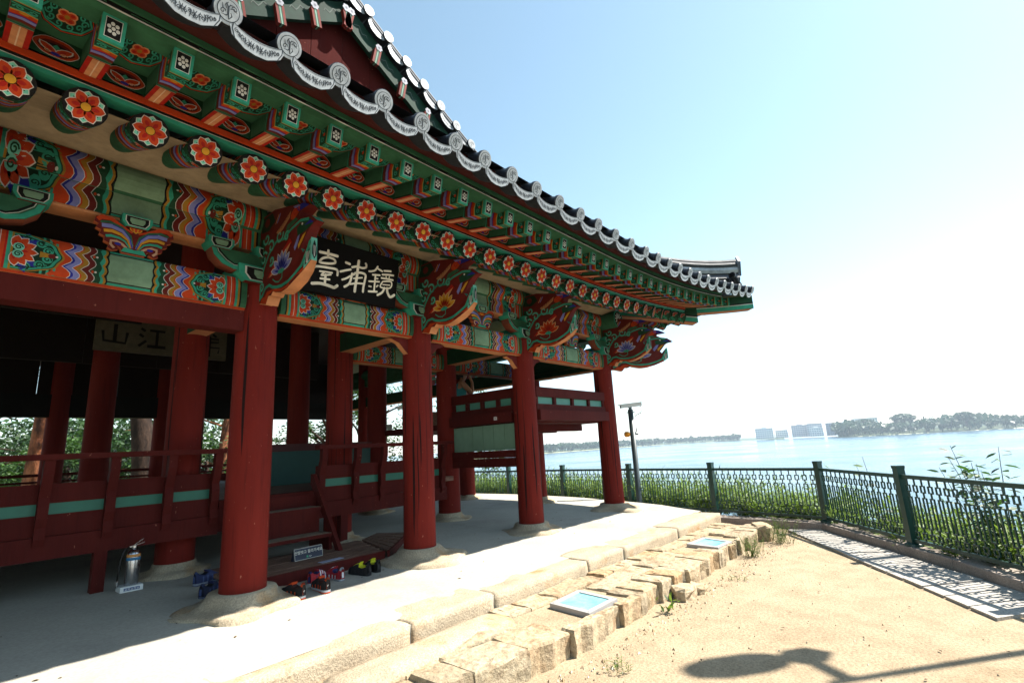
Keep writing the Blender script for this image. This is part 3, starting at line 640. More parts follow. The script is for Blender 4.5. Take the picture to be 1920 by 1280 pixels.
for k in range(len(FX)-1):
    for mir in ((0, 1) if FX[k] > 6.8 else (0,)):
        E0, B0 = fly_geo(FX[k]); E1, B1 = fly_geo(FX[k+1]); up = Vector((0, 0, FH-.004)); rz, ot = ecurve(FX[k])
        d0 = (B0-E0).normalized(); d1 = (B1-E1).normalized(); sx = Vector((FW, 0, 0))
        a, b, c, d = B0+up-d0*.06+sx, B1+up-d1*.06-sx, E1+up-d1*.085-sx, E0+up-d0*.085+sx
        mb = MB(); nrm = (b-a).cross(d-a).normalized(); nrm = nrm if nrm.z < 0 else -nrm
        PR_.apply(mb, quadmap(a, b, c, d, nrm), .0006)
        o_ = Vector((0, 0, .03)); mb.poly([a+o_, b+o_, c+o_, d+o_], GREEN)
        a2, b2 = B0-d0*.062-up*1.0+sx, B1-d1*.062-up*1.0-sx; n2 = Vector((0, -1, 0))
        m2 = MB(); PL_.apply(m2, quadmap(a2, b2, b2+up*1.99, a2+up*1.99, n2), .0006)
        if mir:
            for q in (mb, m2): q.v = [tuple(rot_side(Vector(v))) for v in q.v]
        mb.obj('soffit_board', M_PAINT, PAV); m2.obj('filler_board', M_PAINT, PAV)
# strips that run the length of the eaves
def sweep(name, xs, prof, cols, mir=True, mat=M_PAINT, parent=PAV):
    """prof(x)-> list of points (closed section), cols per edge"""
    for mm in ((0, 1) if mir else (0,)):
        mb = MB(); rows = [prof(x) for x in xs]; n = len(rows[0]); vs = [p for r in rows for p in r]
        fs, cc = [], []
        for i in range(len(xs)-1):
            for j in range(n): fs.append((i*n+j, i*n+(j+1) % n, (i+1)*n+(j+1) % n, (i+1)*n+j)); cc.append(cols[j])
        fs += [tuple(range(n)), tuple((len(xs)-1)*n+j for j in range(n))]; cc += [cols[0], cols[0]]
        mb.add(vs, fs, cc)
        if mm: mb.v = [tuple(rot_side(Vector(v))) for v in mb.v]
        mb.obj(name, mat, parent)
xs_a = [-.9+.2*i for i in range(54)]
def st1(x):
    rz, ot = ecurve(x); y = 3.585-ot*.72; z = 3.478+rz*.78
    return [(x, y+.10, z), (x, y, z), (x, y-.002, z+.028), (x, y-.002, z+.033), (x, y-.003, z+.052), (x, y-.014, z+.054), (x, y-.014, z+.095), (x, y+.10, z+.095)]
sweep('lower_eave_strip', [x for x in xs_a if x < 9.85], st1, [TEAL, TEAL, WHITE, BLACK, ORANGE, ORANGE, ORANGE, GREEN])
def st2(x):
    rz, ot = ecurve(x); y = 2.93-ot; z = 3.586+rz
    return [(x, y+.18, z), (x, y, z), (x, y-.002, z+.008), (x, y-.003, z+.034), (x, y-.012, z+.036), (x, y-.012, z+.075), (x, y+.18, z+.075)]
sweep('upper_eave_strip', [x for x in xs_a if x < 10.62], st2, [GREEN, WHITE, BLACK, GREEN, GREEN, GREEN, GREEN])
def st3(x):
    rz, ot = ecurve(x); y = 2.915-ot; z = 3.664+rz
    return [(x, y, z), (x, y-.035, z+.012), (x, y-.13, z+.105), (x, y+.05, z+.13), (x, y+.12, z)]
sweep('tile_batten', [x for x in xs_a if x < 10.66], st3, [DRED, DRED, DRED, DRED, DRED])
# lime plaster between the rafters
for mm in (0, 1):
    mb = MB(); xs_p = [x for x in xs_a if x < 9.8]
    if mm: xs_p = [x for x in xs_p if x > 5.5]
    for xa, xb in zip(xs_p[:-1], xs_p[1:]):
        r = []
        for x in (xa, xb):
            E, B = rafter_geo(x); L_ = [E+(B-E)*t+Vector((0, 0, dz)) for t, dz in ((0, .012), (.2, .008), (.36, -.03), (.5, -.105), (.56, -.14))]; e_ = E+(B-E)*.70; e_.z = 3.625; L_.append(e_); e2 = E+(B-E)*.78; e2.z = 3.72; L_.append(e2); r.append(L_)
        for q in range(6): mb.poly([r[0][q], r[1][q], r[1][q+1], r[0][q+1]], CREAM)
    if mm: mb.v = [tuple(rot_side(Vector(v))) for v in mb.v]
    mb.obj('eave_plaster', M_PAINT, PAV)
# corner beams along the diagonal
def corner_beam(name, s0, s1, zb0, zb1, h0, h1, w=.13, curve=0):
    d = Vector((1, -1, 0)).normalized(); p = Vector((1, 1, 0)).normalized(); o = Vector((8.44, 4.8, 0)); mb = MB(); n = 8
    for i in range(n):
        q = []
        for t in (i/n, (i+1)/n):
            s = s0+(s1-s0)*t; zb = zb0+(zb1-zb0)*t+curve*t*t; h = h0+(h1-h0)*t; c = o+d*s
            q.append([c-p*w+Vector((0, 0, zb)), c+p*w+Vector((0, 0, zb)), c+p*w+Vector((0, 0, zb+h)), c-p*w+Vector((0, 0, zb+h))])
        a, b = q
        mb.add(a+b, [(0, 1, 5, 4), (1, 2, 6, 5), (2, 3, 7, 6), (3, 0, 4, 7)], [PEACH, DGREEN, DGREEN, DGREEN])
        for l, (f0, f1, c) in enumerate(((0, .3, TEAL), (.3, .36, WHITE), (.36, .46, BLACK))):
            for sgn in (-1, 1):
                e = -p*.0015*sgn*-1*(1+l*.3)
                A0, B0 = (a[0], b[0]) if sgn < 0 else (a[1], b[1]); A3, B3 = (a[3], b[3]) if sgn < 0 else (a[2], b[2]); ee = p*sgn*.0015*(1+l*.4)
                mb.poly([A0.lerp(A3, f0)+ee, B0.lerp(B3, f0)+ee, B0.lerp(B3, f1)+ee, A0.lerp(A3, f1)+ee], c)
        for f0, f1 in ((0, .2), (.8, 1)): dz = Vector((0, 0, -.0012)); mb.poly([a[0].lerp(a[1], f0)+dz, a[0].lerp(a[1], f1)+dz, b[0].lerp(b[1], f1)+dz, b[0].lerp(b[1], f0)+dz], RED)
    mb.poly([v+d*.001 for v in b], TEAL); mb.poly([b[0].lerp(b[2], .2)+d*.002, b[1].lerp(b[3], .2)+d*.002, b[2].lerp(b[0], .2)+d*.002, b[3].lerp(b[1], .2)+d*.002], BLACK)
    mb.obj(name, M_PAINT, PAV)
corner_beam('corner_beam', -.3, 1.98, 3.72, 3.44, .30, .30, .13, .0)
corner_beam('upper_corner_beam', 1.2, 3.18, 3.62, 3.62, .27, .27, .11, .08)
# --- roof tiles ---------------------------------------------------------------
TR = .075
def emblem(P, r):
    P.ell(0, 0, r, r, TILEL, 0, 24); P.ell(0, 0, r*.80, r*.80, TILED, 1, 24); P.ell(0, 0, r*.74, r*.74, TILEL, 2, 24)  # relief in colour only: pale where sun catches it, dark for shaded grooves
    P.rib([(-r*.1, -r*.6), (0, -r*.2), (r*.05, r*.2), (r*.25, r*.5)], [r*.06, r*.16, r*.14, r*.05], TILED, 3)
    for a in (-.3, .5, 1.3, 2.1, 3.6, 4.6): P.rib([(r*.18*math.cos(a), r*.18*math.sin(a)), (r*.42*math.cos(a+.35), r*.42*math.sin(a+.35)), (r*.6*math.cos(a+.9), r*.6*math.sin(a+.9))], [r*.05, r*.09, r*.03], TILED, 3)
    P.spiral(-r*.38, r*.25, r*.22, TILED, 3, 0, 1.2, 1, r*.06); P.spiral(r*.38, -r*.2, r*.2, TILED, 3, 3, 1.2, -1, r*.06)
def cap_tile_mesh(L):
    mb = MB(); n = 22; rg = lambda r, z: [(r*math.cos(2*PI*j/n), r*math.sin(2*PI*j/n), z) for j in range(n)]
    sec = [(TR, 0), (TR+.004, .008), (TR+.002, .035), (TR-.012, .045), (TR-.010, .34), (TR-.004, .36), (TR-.010, .38), (TR-.010, .7), (TR-.004, .72), (TR-.010, .74), (TR-.010, L)]
    for (r0, z0), (r1, z1) in zip(sec[:-1], sec[1:]): mb.add(rg(r0, z0)+rg(r1, z1), [(j, (j+1) % n, n+(j+1) % n, n+j) for j in range(n)], TILE)
    mb.poly(rg(TR, 0), TILEL); P = Paint(); emblem(P, TR*.985); P.apply(mb, lambda u, v: (Vector((u, v, 0)), Vector((0, 0, -1))), .0012)
    return mb.mesh('cap_tile', M_TILE)
def drip_outline(w):
    up = [(w*t, -.042*(1-t*t)) for t in [-1+.2*i for i in range(11)]]; lo = [(w*1.0, -.022), (w*.86, -.078), (w*.45, -.118), (0, -.126), (-w*.45, -.118), (-w*.86, -.078), (-w, -.022)]
    return up, lo
def drip_tile_mesh(L=.9, w=.157):
    mb = MB(); up, lo = drip_outline(w)
    pts = up+lo[0:]; mb.prism(pts, lambda u, v, t: (u, v, t), 0, .022, TILEL, TILE)
    P = Paint(); ins = lambda s, dv: [(u*s, v*.86+dv) for u, v in up]+[(u*s, (v+.07)*.78-.072+dv) for u, v in lo]
    P.poly(ins(.90, -.012), TILED, 0); P.poly(ins(.86, -.012), TILEL, 1)  # sunlit moulding and its shaded grooves painted as pale and dark
    rng = random.Random(5)
    for i in range(15):
        u = -.115+.0165*i; top = -.042*(1-(u/w)**2)-.018; bot = -.126*(1-(abs(u)/w)**3)+.018
        if top-bot > .012: P.rib([(u, top-.004), (u+.010*math.sin(i*1.7), (top+bot)/2), (u-.004, bot)], [.003, .0065, .003], TILED, 2); P.spiral(u, bot+(top-bot)*(.3+.4*((i*7) % 5)/5), .012, TILED, 2.4, i, 1.2, 1 if i % 2 else -1, .0042)
    P.rib([(u*.95, v-.006) for u, v in up], .004, TILED, 2)
    P.apply(mb, lambda u, v: (Vector((u, v, 0)), Vector((0, 0, -1))), .001)
    for (u0, v0), (u1, v1) in zip(up[:-1], up[1:]):   # trough of the tile running up the roof
        mb.poly([(u0, v0, .02), (u1, v1, .02), (u1, v1+.0, L), (u0, v0, L)], TILE); mb.poly([(u0, v0-.022, .02), (u0, v0-.022, L), (u1, v1-.022, L), (u1, v1-.022, .02)], TILE)
    return mb.mesh('drip_tile', M_TILE)
ME_CAP, ME_DRIP = cap_tile_mesh(2.3), drip_tile_mesh(); ME_CAPM = cap_tile_mesh(1.2); ME_DRIPM = drip_tile_mesh(.45)
ME_CAPS, ME_DRIPS = cap_tile_mesh(.30), drip_tile_mesh(.28)
TX = [.857, 1.207, 1.55, 1.896, 2.249, 2.603, 2.953, 3.322, 3.696, 4.09, 4.495, 4.878, 5.287, 5.70, 6.118]; TX = [.857-.35*i for i in range(6, 0, -1)]+TX
TX += [6.118+.372*i for i in range(1, 13)]
def tile_pos(x): rz, ot = ecurve(x); return Vector((x, 2.64-ot, 3.70+rz))
def put(name, me, m, mir): 
    link(name, me, PAV, m)
    if mir: link(name, me, PAV, mirror_mat(m))
for i, x in enumerate(TX):
    if x < 10.74:
        p = tile_pos(x); t = (tile_pos(x+.05)-tile_pos(x-.05)).normalized(); put('cap_tile', ME_CAP if x < 8.2 else ME_CAPM if x < 9.3 else ME_CAPS, frame(p, (0, 1, .40), t), x > 7.2)
    if i+1 < len(TX):
        xm = (x+TX[i+1])/2; p = tile_pos(xm); t = (tile_pos(xm+.05)-tile_pos(xm-.05)).normalized(); s = (TX[i+1]-x)/.35*1.02
        put('drip_tile', ME_DRIP if xm < 9.2 else ME_DRIPS, frame(p+Vector((0, .012, -.028)), (0, 1, .30), t) @ Matrix.Diagonal((s, 1, 1, 1)), xm > 7.2)
# --- roof shell
def rake(dx): dx = abs(dx); return 7.12-.665*dx+.03*dx*dx
def roof_z(x, y):
    df = y-2.72; db = 16.53-y; ds = min(x+4.75, 10.68-x); sk = lambda d: 3.80+.46*d-.004*d*d
    z = rake(x-XC)
    if y < 5.1: z = min(z, sk(df))
    if y > 14.1: z = min(z, sk(db))
    rz, _ = ecurve(x); ry = .38*max(0, (5.0-y)/2.3, (y-14.2)/2.3)**2.2 if (y < 5 or y > 14.2) else 0
    return z+max(rz*math.exp(-min(df, db)/1.0), ry*math.exp(-ds/1.0))
gx = sorted(set([-4.75+.4*i for i in range(39)]+[10.68])); gy = sorted(set([2.72+.35*i for i in range(7)]+[5.095, 5.105]+[5.5+.6*i for i in range(15)]+[14.095, 14.105]+[14.5+.4*i for i in range(6)]+[16.53]))
mb = MB(); vs = [(x, y, roof_z(x, y)) for y in gy for x in gx]; n = len(gx)
mb.add(vs, [(j*n+i, j*n+i+1, (j+1)*n+i+1, (j+1)*n+i) for j in range(len(gy)-1) for i in range(n-1)], TILE); mb.obj('roof', M_TILE, PAV)
# dark wooden ceiling under the shell
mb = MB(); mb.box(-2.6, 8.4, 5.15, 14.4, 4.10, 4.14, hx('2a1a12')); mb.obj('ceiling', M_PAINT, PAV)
for (x0, x1, y, z0) in ((-2.5, 8.44, 14.40, 2.89), (-2.5, 5.9, 10.75, 3.0), (-2.5, 2.0, 8.7, 3.3)):  # dark panels added to block light and blacken the upper interior
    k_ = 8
    for q in range(k_): mb = MB(); a_, b_ = x0+(x1-x0)*q/k_, x0+(x1-x0)*(q+1)/k_; mb.box(a_+.005, b_-.005, y, y+.05, z0, 4.098, hx('24180f')); mb.obj('shade_board', M_PAINT, PAV)
# --- gable
GY = 5.1
gxs = [-1.2+.42*i for i in range(20)]
for a, b in zip(gxs[:-1], gxs[1:]):
    za, zb = rake(a-XC)-.12, rake(b-XC)-.12
    if max(za, zb) < 4.9: continue
    mb = MB(); g = .004; pts = [(a+g, 4.75), (b-g, 4.75), (b-g, zb)]+([(XC, rake(0)-.12)] if a < XC < b else [])+[(a+g, za)]
    mb.prism(pts, lambda u, v, t: (u, t, v), GY-.02-.004*(int(a*10) % 2), GY+.02, hx('6b2219'), hx('5a1c15')); mb.obj('gable_plank', M_GABLE, PAV)
def rake_pts(sg, n=22, d1=3.9): return [(XC+sg*d1*i/n, rake(d1*i/n)) for i in range(n+1)]
for sg in (-1, 1):
    pts = rake_pts(sg); mb = MB(); o0, o1 = .13, .44
    for (xa, za), (xb, zb) in zip(pts[:-1], pts[1:]):
        for (y0, y1, c) in ((4.93, 4.99, hx('143c2c')),):
            q = [(xa, y0, za-o1), (xb, y0, zb-o1), (xb, y0, zb-o0), (xa, y0, za-o0)]; r = [(x, y1, z) for x, y, z in q]
            mb.add(q+r, [(0, 1, 2, 3), (0, 4, 5, 1), (4, 7, 6, 5)], c)
    P = Paint()
    for i in range(9):
        d = .22+.42*i; s_ = math.atan(-.665+.06*d); cx_, cz = XC+sg*d, rake(d)-.28
        S = Paint(); S.rib([(-.11, -.03), (-.06, .035), (-.01, .0), (.03, -.02), (.07, .03), (.11, .0)], [.01, .016, .012, .016, .014, .006], hx('5f6f66'), 1); S.rib([(-.105, -.03), (-.055, .03), (-.005, -.004), (.035, -.024), (.075, .026), (.115, -.004)], [.012, .02, .015, .02, .018, .008], BLACK, .5)
        ca, sa = math.cos(s_), math.sin(s_); P.extend(S, lambda u, v: (cx_+sg*(u*ca-v*sa), cz+(u*sa+v*ca)))
    P.apply(mb, lambda u, v: (Vector((u, 4.93, v)), Vector((0, -1, 0))), .001); bb = mb.obj('bargeboard', M_PAINT, PAV)
    for i in range(9):
        d = .02+.42*i; x = XC+sg*d; z = rake(d); mb = MB(); s_ = math.atan(-.665+.06*d)*sg
        m = Matrix.Translation((x, 4.905, z-.36)) @ Matrix.Rotation(-s_*.35, 4, 'Y')
        for u0, u1, c in ((-.05, -.022, hx('8a2a1e')), (-.022, -.008, DGREEN), (-.008, .008, hx('8fb8a4')), (.008, .022, DGREEN), (.022, .05, hx('8a2a1e'))):
            mb.obox(m @ Matrix.Translation(((u0+u1)/2, 0, -.06)), (u1-u0)/2, .03, .12, c)
        P = Paint(); 
        for q in range(6): P.ell(.032*math.cos(PI/3*q), .032*math.sin(PI/3*q), .021, .021, hx('c9c9d2'), 1+.1*q, 10)
        P.ell(0, 0, .018, .018, hx('8d8d98'), 2, 10); P.apply(mb, lambda u, v: (m @ Vector((u, -.032, v+.09)), Vector((0, -1, 0))), .002); link('stud', mb.mesh('stud', M_PAINT), bb)
    k = 0; d = .12
    while d < 3.8:
        sl = -.665+.06*d; t = Vector((sg, 0, sl)).normalized()*(sg); t = Vector((1, 0, sl*sg)).normalized()
        p = Vector((XC+sg*d, 4.84, rake(d)+.02)); link('drip_tile', ME_DRIPS, PAV, frame(p+Vector((0, .01, -.02)), (0, 1, .02), t)); d2 = d+.15
        p = Vector((XC+sg*d2, 4.82, rake(d2)+.045)); link('cap_tile', ME_CAPS, PAV, frame(p, (0, 1, .02), (1, 0, sl*sg))); d += .31
    mb = MB()
    for off, r, c in ((.11, .05, TILE), (.17, .028, TILEL), (.225, .045, TILE), (.285, .05, TILED)):
        mb.tube([(x, 4.98+off*.25, z+off) for x, z in rake_pts(sg, 16, 4.2)], r, 8, c)
    mb.obj('rake_ridge', M_TILE, PAV)
# hip ridge to the corner
dg = Vector((1, -1, 0)).normalized(); pp = Vector((1, 1, 0)).normalized(); o0 = Vector((8.44, 4.8, 0)); mb = MB()
def hip(s): t = (s+.6)/3.6; return o0+dg*s+Vector((0, 0, 5.05-.62*t+.18*max(0, t-.6)**2*6))
ss = [-.6+.3*i for i in range(13)]
for dz, r, c in ((-.25, .11, TILE), (-.13, .06, TILED), (-.07, .085, TILEL), (0, .05, TILED), (.05, .08, TILE), (.12, .06, TILE)):
    mb.tube([hip(s)+Vector((0, 0, dz)) for s in ss], r, 8, c)
e = hip(3.0); mb.prism([(-.08, -.2), (.08, -.2), (.10, .1), (.0, .24), (-.10, .1)], lambda u, v, t: e+pp*u*1.0+dg*(t+.35*max(0, v)*.4)+Vector((0, 0, v)), 0, .05, TILEL, TILE)
mb.obj('hip_ridge', M_TILE, PAV)

# --- name board over the steps (hangs from the pavilion)
SB = empty('name_board', (2.32, 4.58, 2.87)); tag(SB, 'black name board with three large cream Chinese characters above the steps', 'signboard')
fm = frame((2.32, 4.58, 2.87), (0, -.988, -.151), (1, 0, 0)); ez = Vector((0, -.151, .988)); ex = Vector((1, 0, 0)); nb = Vector((0, -.988, -.151)); p0 = Vector((2.32, 4.58, 2.87))
def bmap(u, v): return p0+ex*u+ez*v, nb
mb = MB(); vs = [p0+ex*u+ez*v+nb*t for t in (0, -.05) for u, v in ((-.01, 0), (1.115, 0), (1.115, .568), (-.01, .568))]
mb.add(vs, [(0, 1, 2, 3), (7, 6, 5, 4), (0, 4, 5, 1), (1, 5, 6, 2), (2, 6, 7, 3), (3, 7, 4, 0)], BLACK); mb.obj('board', M_BLACKB, SB, Matrix())
STROKES = [([(0.145, 0.414), (0.232, 0.418), (0.338, 0.419)], 0.029), ([(0.232, 0.451), (0.236, 0.387)], 0.0263), ([(0.153, 0.321), (0.18, 0.357), (0.244, 0.382), (0.309, 0.374), (0.316, 0.34), (0.243, 0.317), (0.16, 0.308), (0.153, 0.321)], 0.0237), ([(0.089, 0.217), (0.105, 0.25), (0.154, 0.265), (0.248, 0.274), (0.331, 0.279), (0.357, 0.261), (0.359, 0.22)], 0.0237), ([(0.163, 0.218), (0.231, 0.226), (0.298, 0.231)], 0.0171), ([(0.21, 0.216), (0.185, 0.182), (0.228, 0.192), (0.285, 0.21)], 0.0197), ([(0.178, 0.146), (0.276, 0.156)], 0.0211), ([(0.229, 0.196), (0.23, 0.091)], 0.025), ([(0.095, 0.077), (0.173, 0.094), (0.238, 0.094), (0.299, 0.088), (0.337, 0.084), (0.368, 0.11)], 0.0303), ([(0.443, 0.377), (0.488, 0.372)], 0.0263), ([(0.39, 0.267), (0.445, 0.292), (0.505, 0.316)], 0.0224), ([(0.419, 0.187), (0.462, 0.209), (0.508, 0.245)], 0.0211), ([(0.453, 0.118), (0.496, 0.152), (0.516, 0.196), (0.527, 0.275)], 0.025), ([(0.521, 0.345), (0.582, 0.367), (0.64, 0.365), (0.685, 0.381), (0.69, 0.41), (0.68, 0.423)], 0.0237), ([(0.593, 0.431), (0.59, 0.367), (0.587, 0.248), (0.58, 0.159), (0.578, 0.093)], 0.0303), ([(0.544, 0.269), (0.574, 0.295), (0.638, 0.31), (0.69, 0.298), (0.688, 0.234), (0.679, 0.165), (0.678, 0.109)], 0.025), ([(0.552, 0.229), (0.652, 0.259)], 0.0158), ([(0.516, 0.159), (0.594, 0.185), (0.667, 0.196)], 0.0197), ([(0.835, 0.427), (0.809, 0.382), (0.768, 0.359), (0.731, 0.35)], 0.0211), ([(0.842, 0.404), (0.899, 0.389)], 0.0211), ([(0.781, 0.322), (0.872, 0.337)], 0.0197), ([(0.817, 0.33), (0.816, 0.239), (0.816, 0.141)], 0.0211), ([(0.741, 0.239), (0.871, 0.262)], 0.0184), ([(0.811, 0.287), (0.85, 0.292)], 0.0158), ([(0.746, 0.185), (0.772, 0.186)], 0.0184), ([(0.842, 0.2), (0.858, 0.216)], 0.0184), ([(0.749, 0.128), (0.853, 0.144)], 0.0224), ([(0.925, 0.4), (1.013, 0.415)], 0.0211), ([(0.906, 0.352), (0.981, 0.367), (1.052, 0.375)], 0.0211), ([(0.956, 0.343), (0.963, 0.321)], 0.0145), ([(1.001, 0.349), (0.996, 0.325)], 0.0145), ([(0.898, 0.311), (0.977, 0.317), (1.051, 0.32)], 0.0211), ([(0.918, 0.275), (1.03, 0.295), (1.024, 0.222), (0.894, 0.206), (0.918, 0.275)], 0.0171), ([(0.922, 0.24), (1.016, 0.253)], 0.0118), ([(0.948, 0.206), (0.923, 0.151), (0.865, 0.109)], 0.025), ([(0.984, 0.209), (0.993, 0.165), (1.035, 0.119), (1.087, 0.152)], 0.0303)]
CH = [Paint(), Paint(), Paint()]
for pts, wd in STROKES:
    P = CH[0 if pts[0][0] < .385 else 1 if pts[0][0] < .71 and max(q[0] for q in pts) < .72 else 2]; fine = []
    for i in range(len(pts)-1):
        a, b = pts[i], pts[i+1]; p_, n_ = pts[max(i-1, 0)], pts[min(i+2, len(pts)-1)]
        for q in range(4):
            t = q/4; t2, t3 = t*t, t*t*t
            fine.append(tuple(.5*((2*a[k])+(-p_[k]+b[k])*t+(2*p_[k]-5*a[k]+4*b[k]-n_[k])*t2+(-p_[k]+3*a[k]-3*b[k]+n_[k])*t3) for k in (0, 1)))
    fine.append(pts[-1]); P.rib(fine, wd, WHITE, 1)
    for q in fine: P.ell(q[0], q[1], wd/2, wd/2, WHITE, 1.2, 10)
for P in CH: mb = MB(); P.apply(mb, bmap, .0012); mb.obj('character', M_LETTER, SB, Matrix())
mb = MB(); P = Paint(); P.rect(.035, .075, .09, .15, hx('3a241a'), 1)
for q in range(4): P.rib([(.04, .10+.012*q), (.07, .10+.012*q)], .004, hx('6b4a36'), 2)
P.apply(mb, bmap, .001); mb.obj('seal', M_PAINT, SB, Matrix())
# --- long pale plaque inside
PB = empty('inner_plaque', (1.67, 9.84, 3.08)); tag(PB, 'long pale plaque with four black Chinese characters hanging in the dark interior', 'plaque')
mb = MB(); mb.box(1.67, 3.58, 9.84, 9.9, 3.08, 3.62, hx('6f6853')); mb.obj('board', M_PAINT, PB, Matrix())
C4_ = [Paint() for _ in range(4)]; B2 = lambda u, v: (1.70+u, 3.10+v)
def st(pts, w=.04): C4_[min(3, int(pts[0][0]/.475) if pts[0][0] < .95 else 2 if pts[0][0] < 1.4 else 3)].rib([B2(*p) for p in pts], w, BLACK, 1)
st([(.06, .30), (.08, .14), (.36, .12), (.38, .30)]); st([(.22, .42), (.22, .13)], .05)
st([(.56, .40), (.62, .36)]); st([(.54, .30), (.60, .26)]); st([(.54, .10), (.64, .20)]); st([(.68, .38), (.90, .38)]); st([(.79, .38), (.79, .12)]); st([(.66, .11), (.92, .11)], .05)
st([(1.06, .24), (1.30, .26)], .05)
st([(1.48, .44), (1.54, .40)]); st([(1.64, .44), (1.70, .40)]); st([(1.46, .36), (1.74, .36), (1.74, .30), (1.48, .28), (1.47, .20), (1.76, .20), (1.74, .10)], .028); st([(1.60, .40), (1.60, .03)], .03); st([(1.58, .20), (1.46, .06)], .028)
for P in C4_: mb = MB(); P.apply(mb, lambda u, v: (Vector((u, 9.84, v)), Vector((0, -1, 0))), .001); mb.obj('character', M_PAINT, PB, Matrix())

# --- raised wooden floor with its railing
VY = 6.24
mb = MB(); mb.box(-2.6, 5.9, VY+.08, 14.3, .76, .83, hx('4a2c22')); mb.obj('floor', M_DECK, PAV)
def railing(x0, x1, posts):
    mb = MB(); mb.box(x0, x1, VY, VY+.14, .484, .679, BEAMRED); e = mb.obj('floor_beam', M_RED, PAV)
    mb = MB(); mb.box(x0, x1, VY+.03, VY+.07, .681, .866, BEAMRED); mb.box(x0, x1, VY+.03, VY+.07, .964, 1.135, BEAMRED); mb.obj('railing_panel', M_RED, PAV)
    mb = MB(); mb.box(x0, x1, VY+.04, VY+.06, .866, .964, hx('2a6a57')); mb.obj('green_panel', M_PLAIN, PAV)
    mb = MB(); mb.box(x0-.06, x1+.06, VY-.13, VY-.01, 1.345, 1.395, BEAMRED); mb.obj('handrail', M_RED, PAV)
    for px in posts:
        mb = MB(); pr = [(.03, .60), (-.015, .60), (-.035, .66), (-.02, .76), (-.045, .84), (-.05, .95), (-.03, 1.02), (-.06, 1.10), (-.10, 1.22), (-.105, 1.345), (-.03, 1.345), (-.02, 1.2), (.03, 1.08)]
        mb.prism(pr, lambda u, v, t: (px+t, VY+u, v), -.038, .038, BEAMRED, BEAMRED); mb.obj('railing_post', M_RED, PAV)
    for xx in np.arange(x0+.4, x1, 1.1):
        mb = MB(); mb.box(xx-.05, xx+.05, VY+.02, VY+.12, floor_z(6.3)-.01, .482, BEAMRED); mb.obj('floor_strut', M_RED, PAV)
railing(-2.4, 2.30, [-.6, -.12, .36, .84, 1.32, 1.80, 2.24]); railing(3.46, 5.68, [3.50, 4.0, 4.43, 5.0, 5.58])
mb = MB(); mb.box(2.30, 3.46, VY+.03, VY+.13, .50, .755, BEAMRED); mb.box(2.30, 3.46, VY+.0, VY+.16, .757, .835, BEAMRED); mb.obj('floor_sill', M_RED, PAV)
# far railings and low walls that close the floor at the back
for (x0, x1, y) in ((-2.4, 8.3, 14.5),):
    mb = MB(); mb.box(x0, x1, y, y+.06, .55, 1.0, BEAMRED); mb.box(x0, x1, y-.02, y+.08, 1.18, 1.24, BEAMRED); mb.box(x0, x1, y-.02, y+.08, 1.05, 1.09, BEAMRED); mb.obj('rear_railing', M_RED, PAV)
mb = MB(); mb.box(3.9, 6.0, 8.55, 8.6, .83, 1.38, hx('24514a')); mb.box(3.9, 6.0, 8.52, 8.62, 1.38, 1.5, BEAMRED); mb.obj('inner_dado', M_PLAIN, PAV)
# --- raised end bay (x 6.0-8.44)
def balcony(p0_, p1_, nrm, nm='balcony'):
    a = Vector(p0_); b = Vector(p1_); d = (b-a).normalized(); n_ = Vector(nrm); L = (b-a).length
    def bx(name, s0, s1, t0, t1, z0, z1, c, mat):
        mb = MB(); q = [a+d*s+n_*t for s, t in ((s0, t0), (s1, t0), (s1, t1), (s0, t1))]
        mb.add([v+Vector((0, 0, z0)) for v in q]+[v+Vector((0, 0, z1)) for v in q], [(3, 2, 1, 0), (4, 5, 6, 7), (0, 1, 5, 4), (1, 2, 6, 5), (2, 3, 7, 6), (3, 0, 4, 7)], c); return mb.obj(name, mat, PAV)
    bx('balcony_rail', 0, L, .0, .12, 1.99, 2.14, BEAMRED, M_RED); bx('balcony_lower_rail', 0, L, .0, .11, 1.785, 1.875, BEAMRED, M_RED); bx('balcony_beam', 0, L, -.06, .14, 1.62, 1.782, BEAMRED, M_RED)
    k = 4
    for i in range(k): s0 = L*(i+.0)/k+.05; bx('green_panel', s0, s0+L/k-.1, .05, .07, 1.876, 1.989, hx('4a8876'), M_PLAIN)
    for i in range(k+1): s0 = max(0, min(L-.06, L*i/k-.03)); bx('balcony_baluster', s0, s0+.06, .02, .10, 1.876, 1.989, BEAMRED, M_RED)
balcony((6.18, 4.70, 0), (8.26, 4.70, 0), (0, 1, 0)); balcony((5.94, 4.98, 0), (5.94, 6.36, 0), (1, 0, 0)); balcony((8.5, 4.98, 0), (8.5, 6.36, 0), (-1, 0, 0)); balcony((8.5, 6.72, 0), (8.5, 8.42, 0), (-1, 0, 0))
mb = MB(); mb.box(6.06, 8.40, 4.86, 8.6, 1.60, 1.70, hx('6b3a2a'), [hx('a04a34'), hx('6b3a2a'), BEAMRED, BEAMRED, BEAMRED, BEAMRED]); mb.obj('raised_floor', M_RED, PAV)
for yy in (5.4, 6.0): mb = MB(); mb.box(6.0, 8.4, yy-.07, yy+.07, 1.48, 1.598, BEAMRED); mb.obj('floor_joist', M_RED, PAV)
for i in range(6):
    y0 = 4.99+.232*i; mb = MB(); mb.box(5.98, 6.01+.003*(i % 2), y0, y0+.226, 1.205, 1.60, hx('6f8f78')); mb.obj('wall_plank', M_PLAIN, PAV)
for z0, z1 in ((1.09, 1.2), (.95, 1.085)): mb = MB(); mb.box(5.93, 6.05, 4.98, 6.36, z0, z1, BEAMRED); mb.obj('wall_beam', M_RED, PAV)
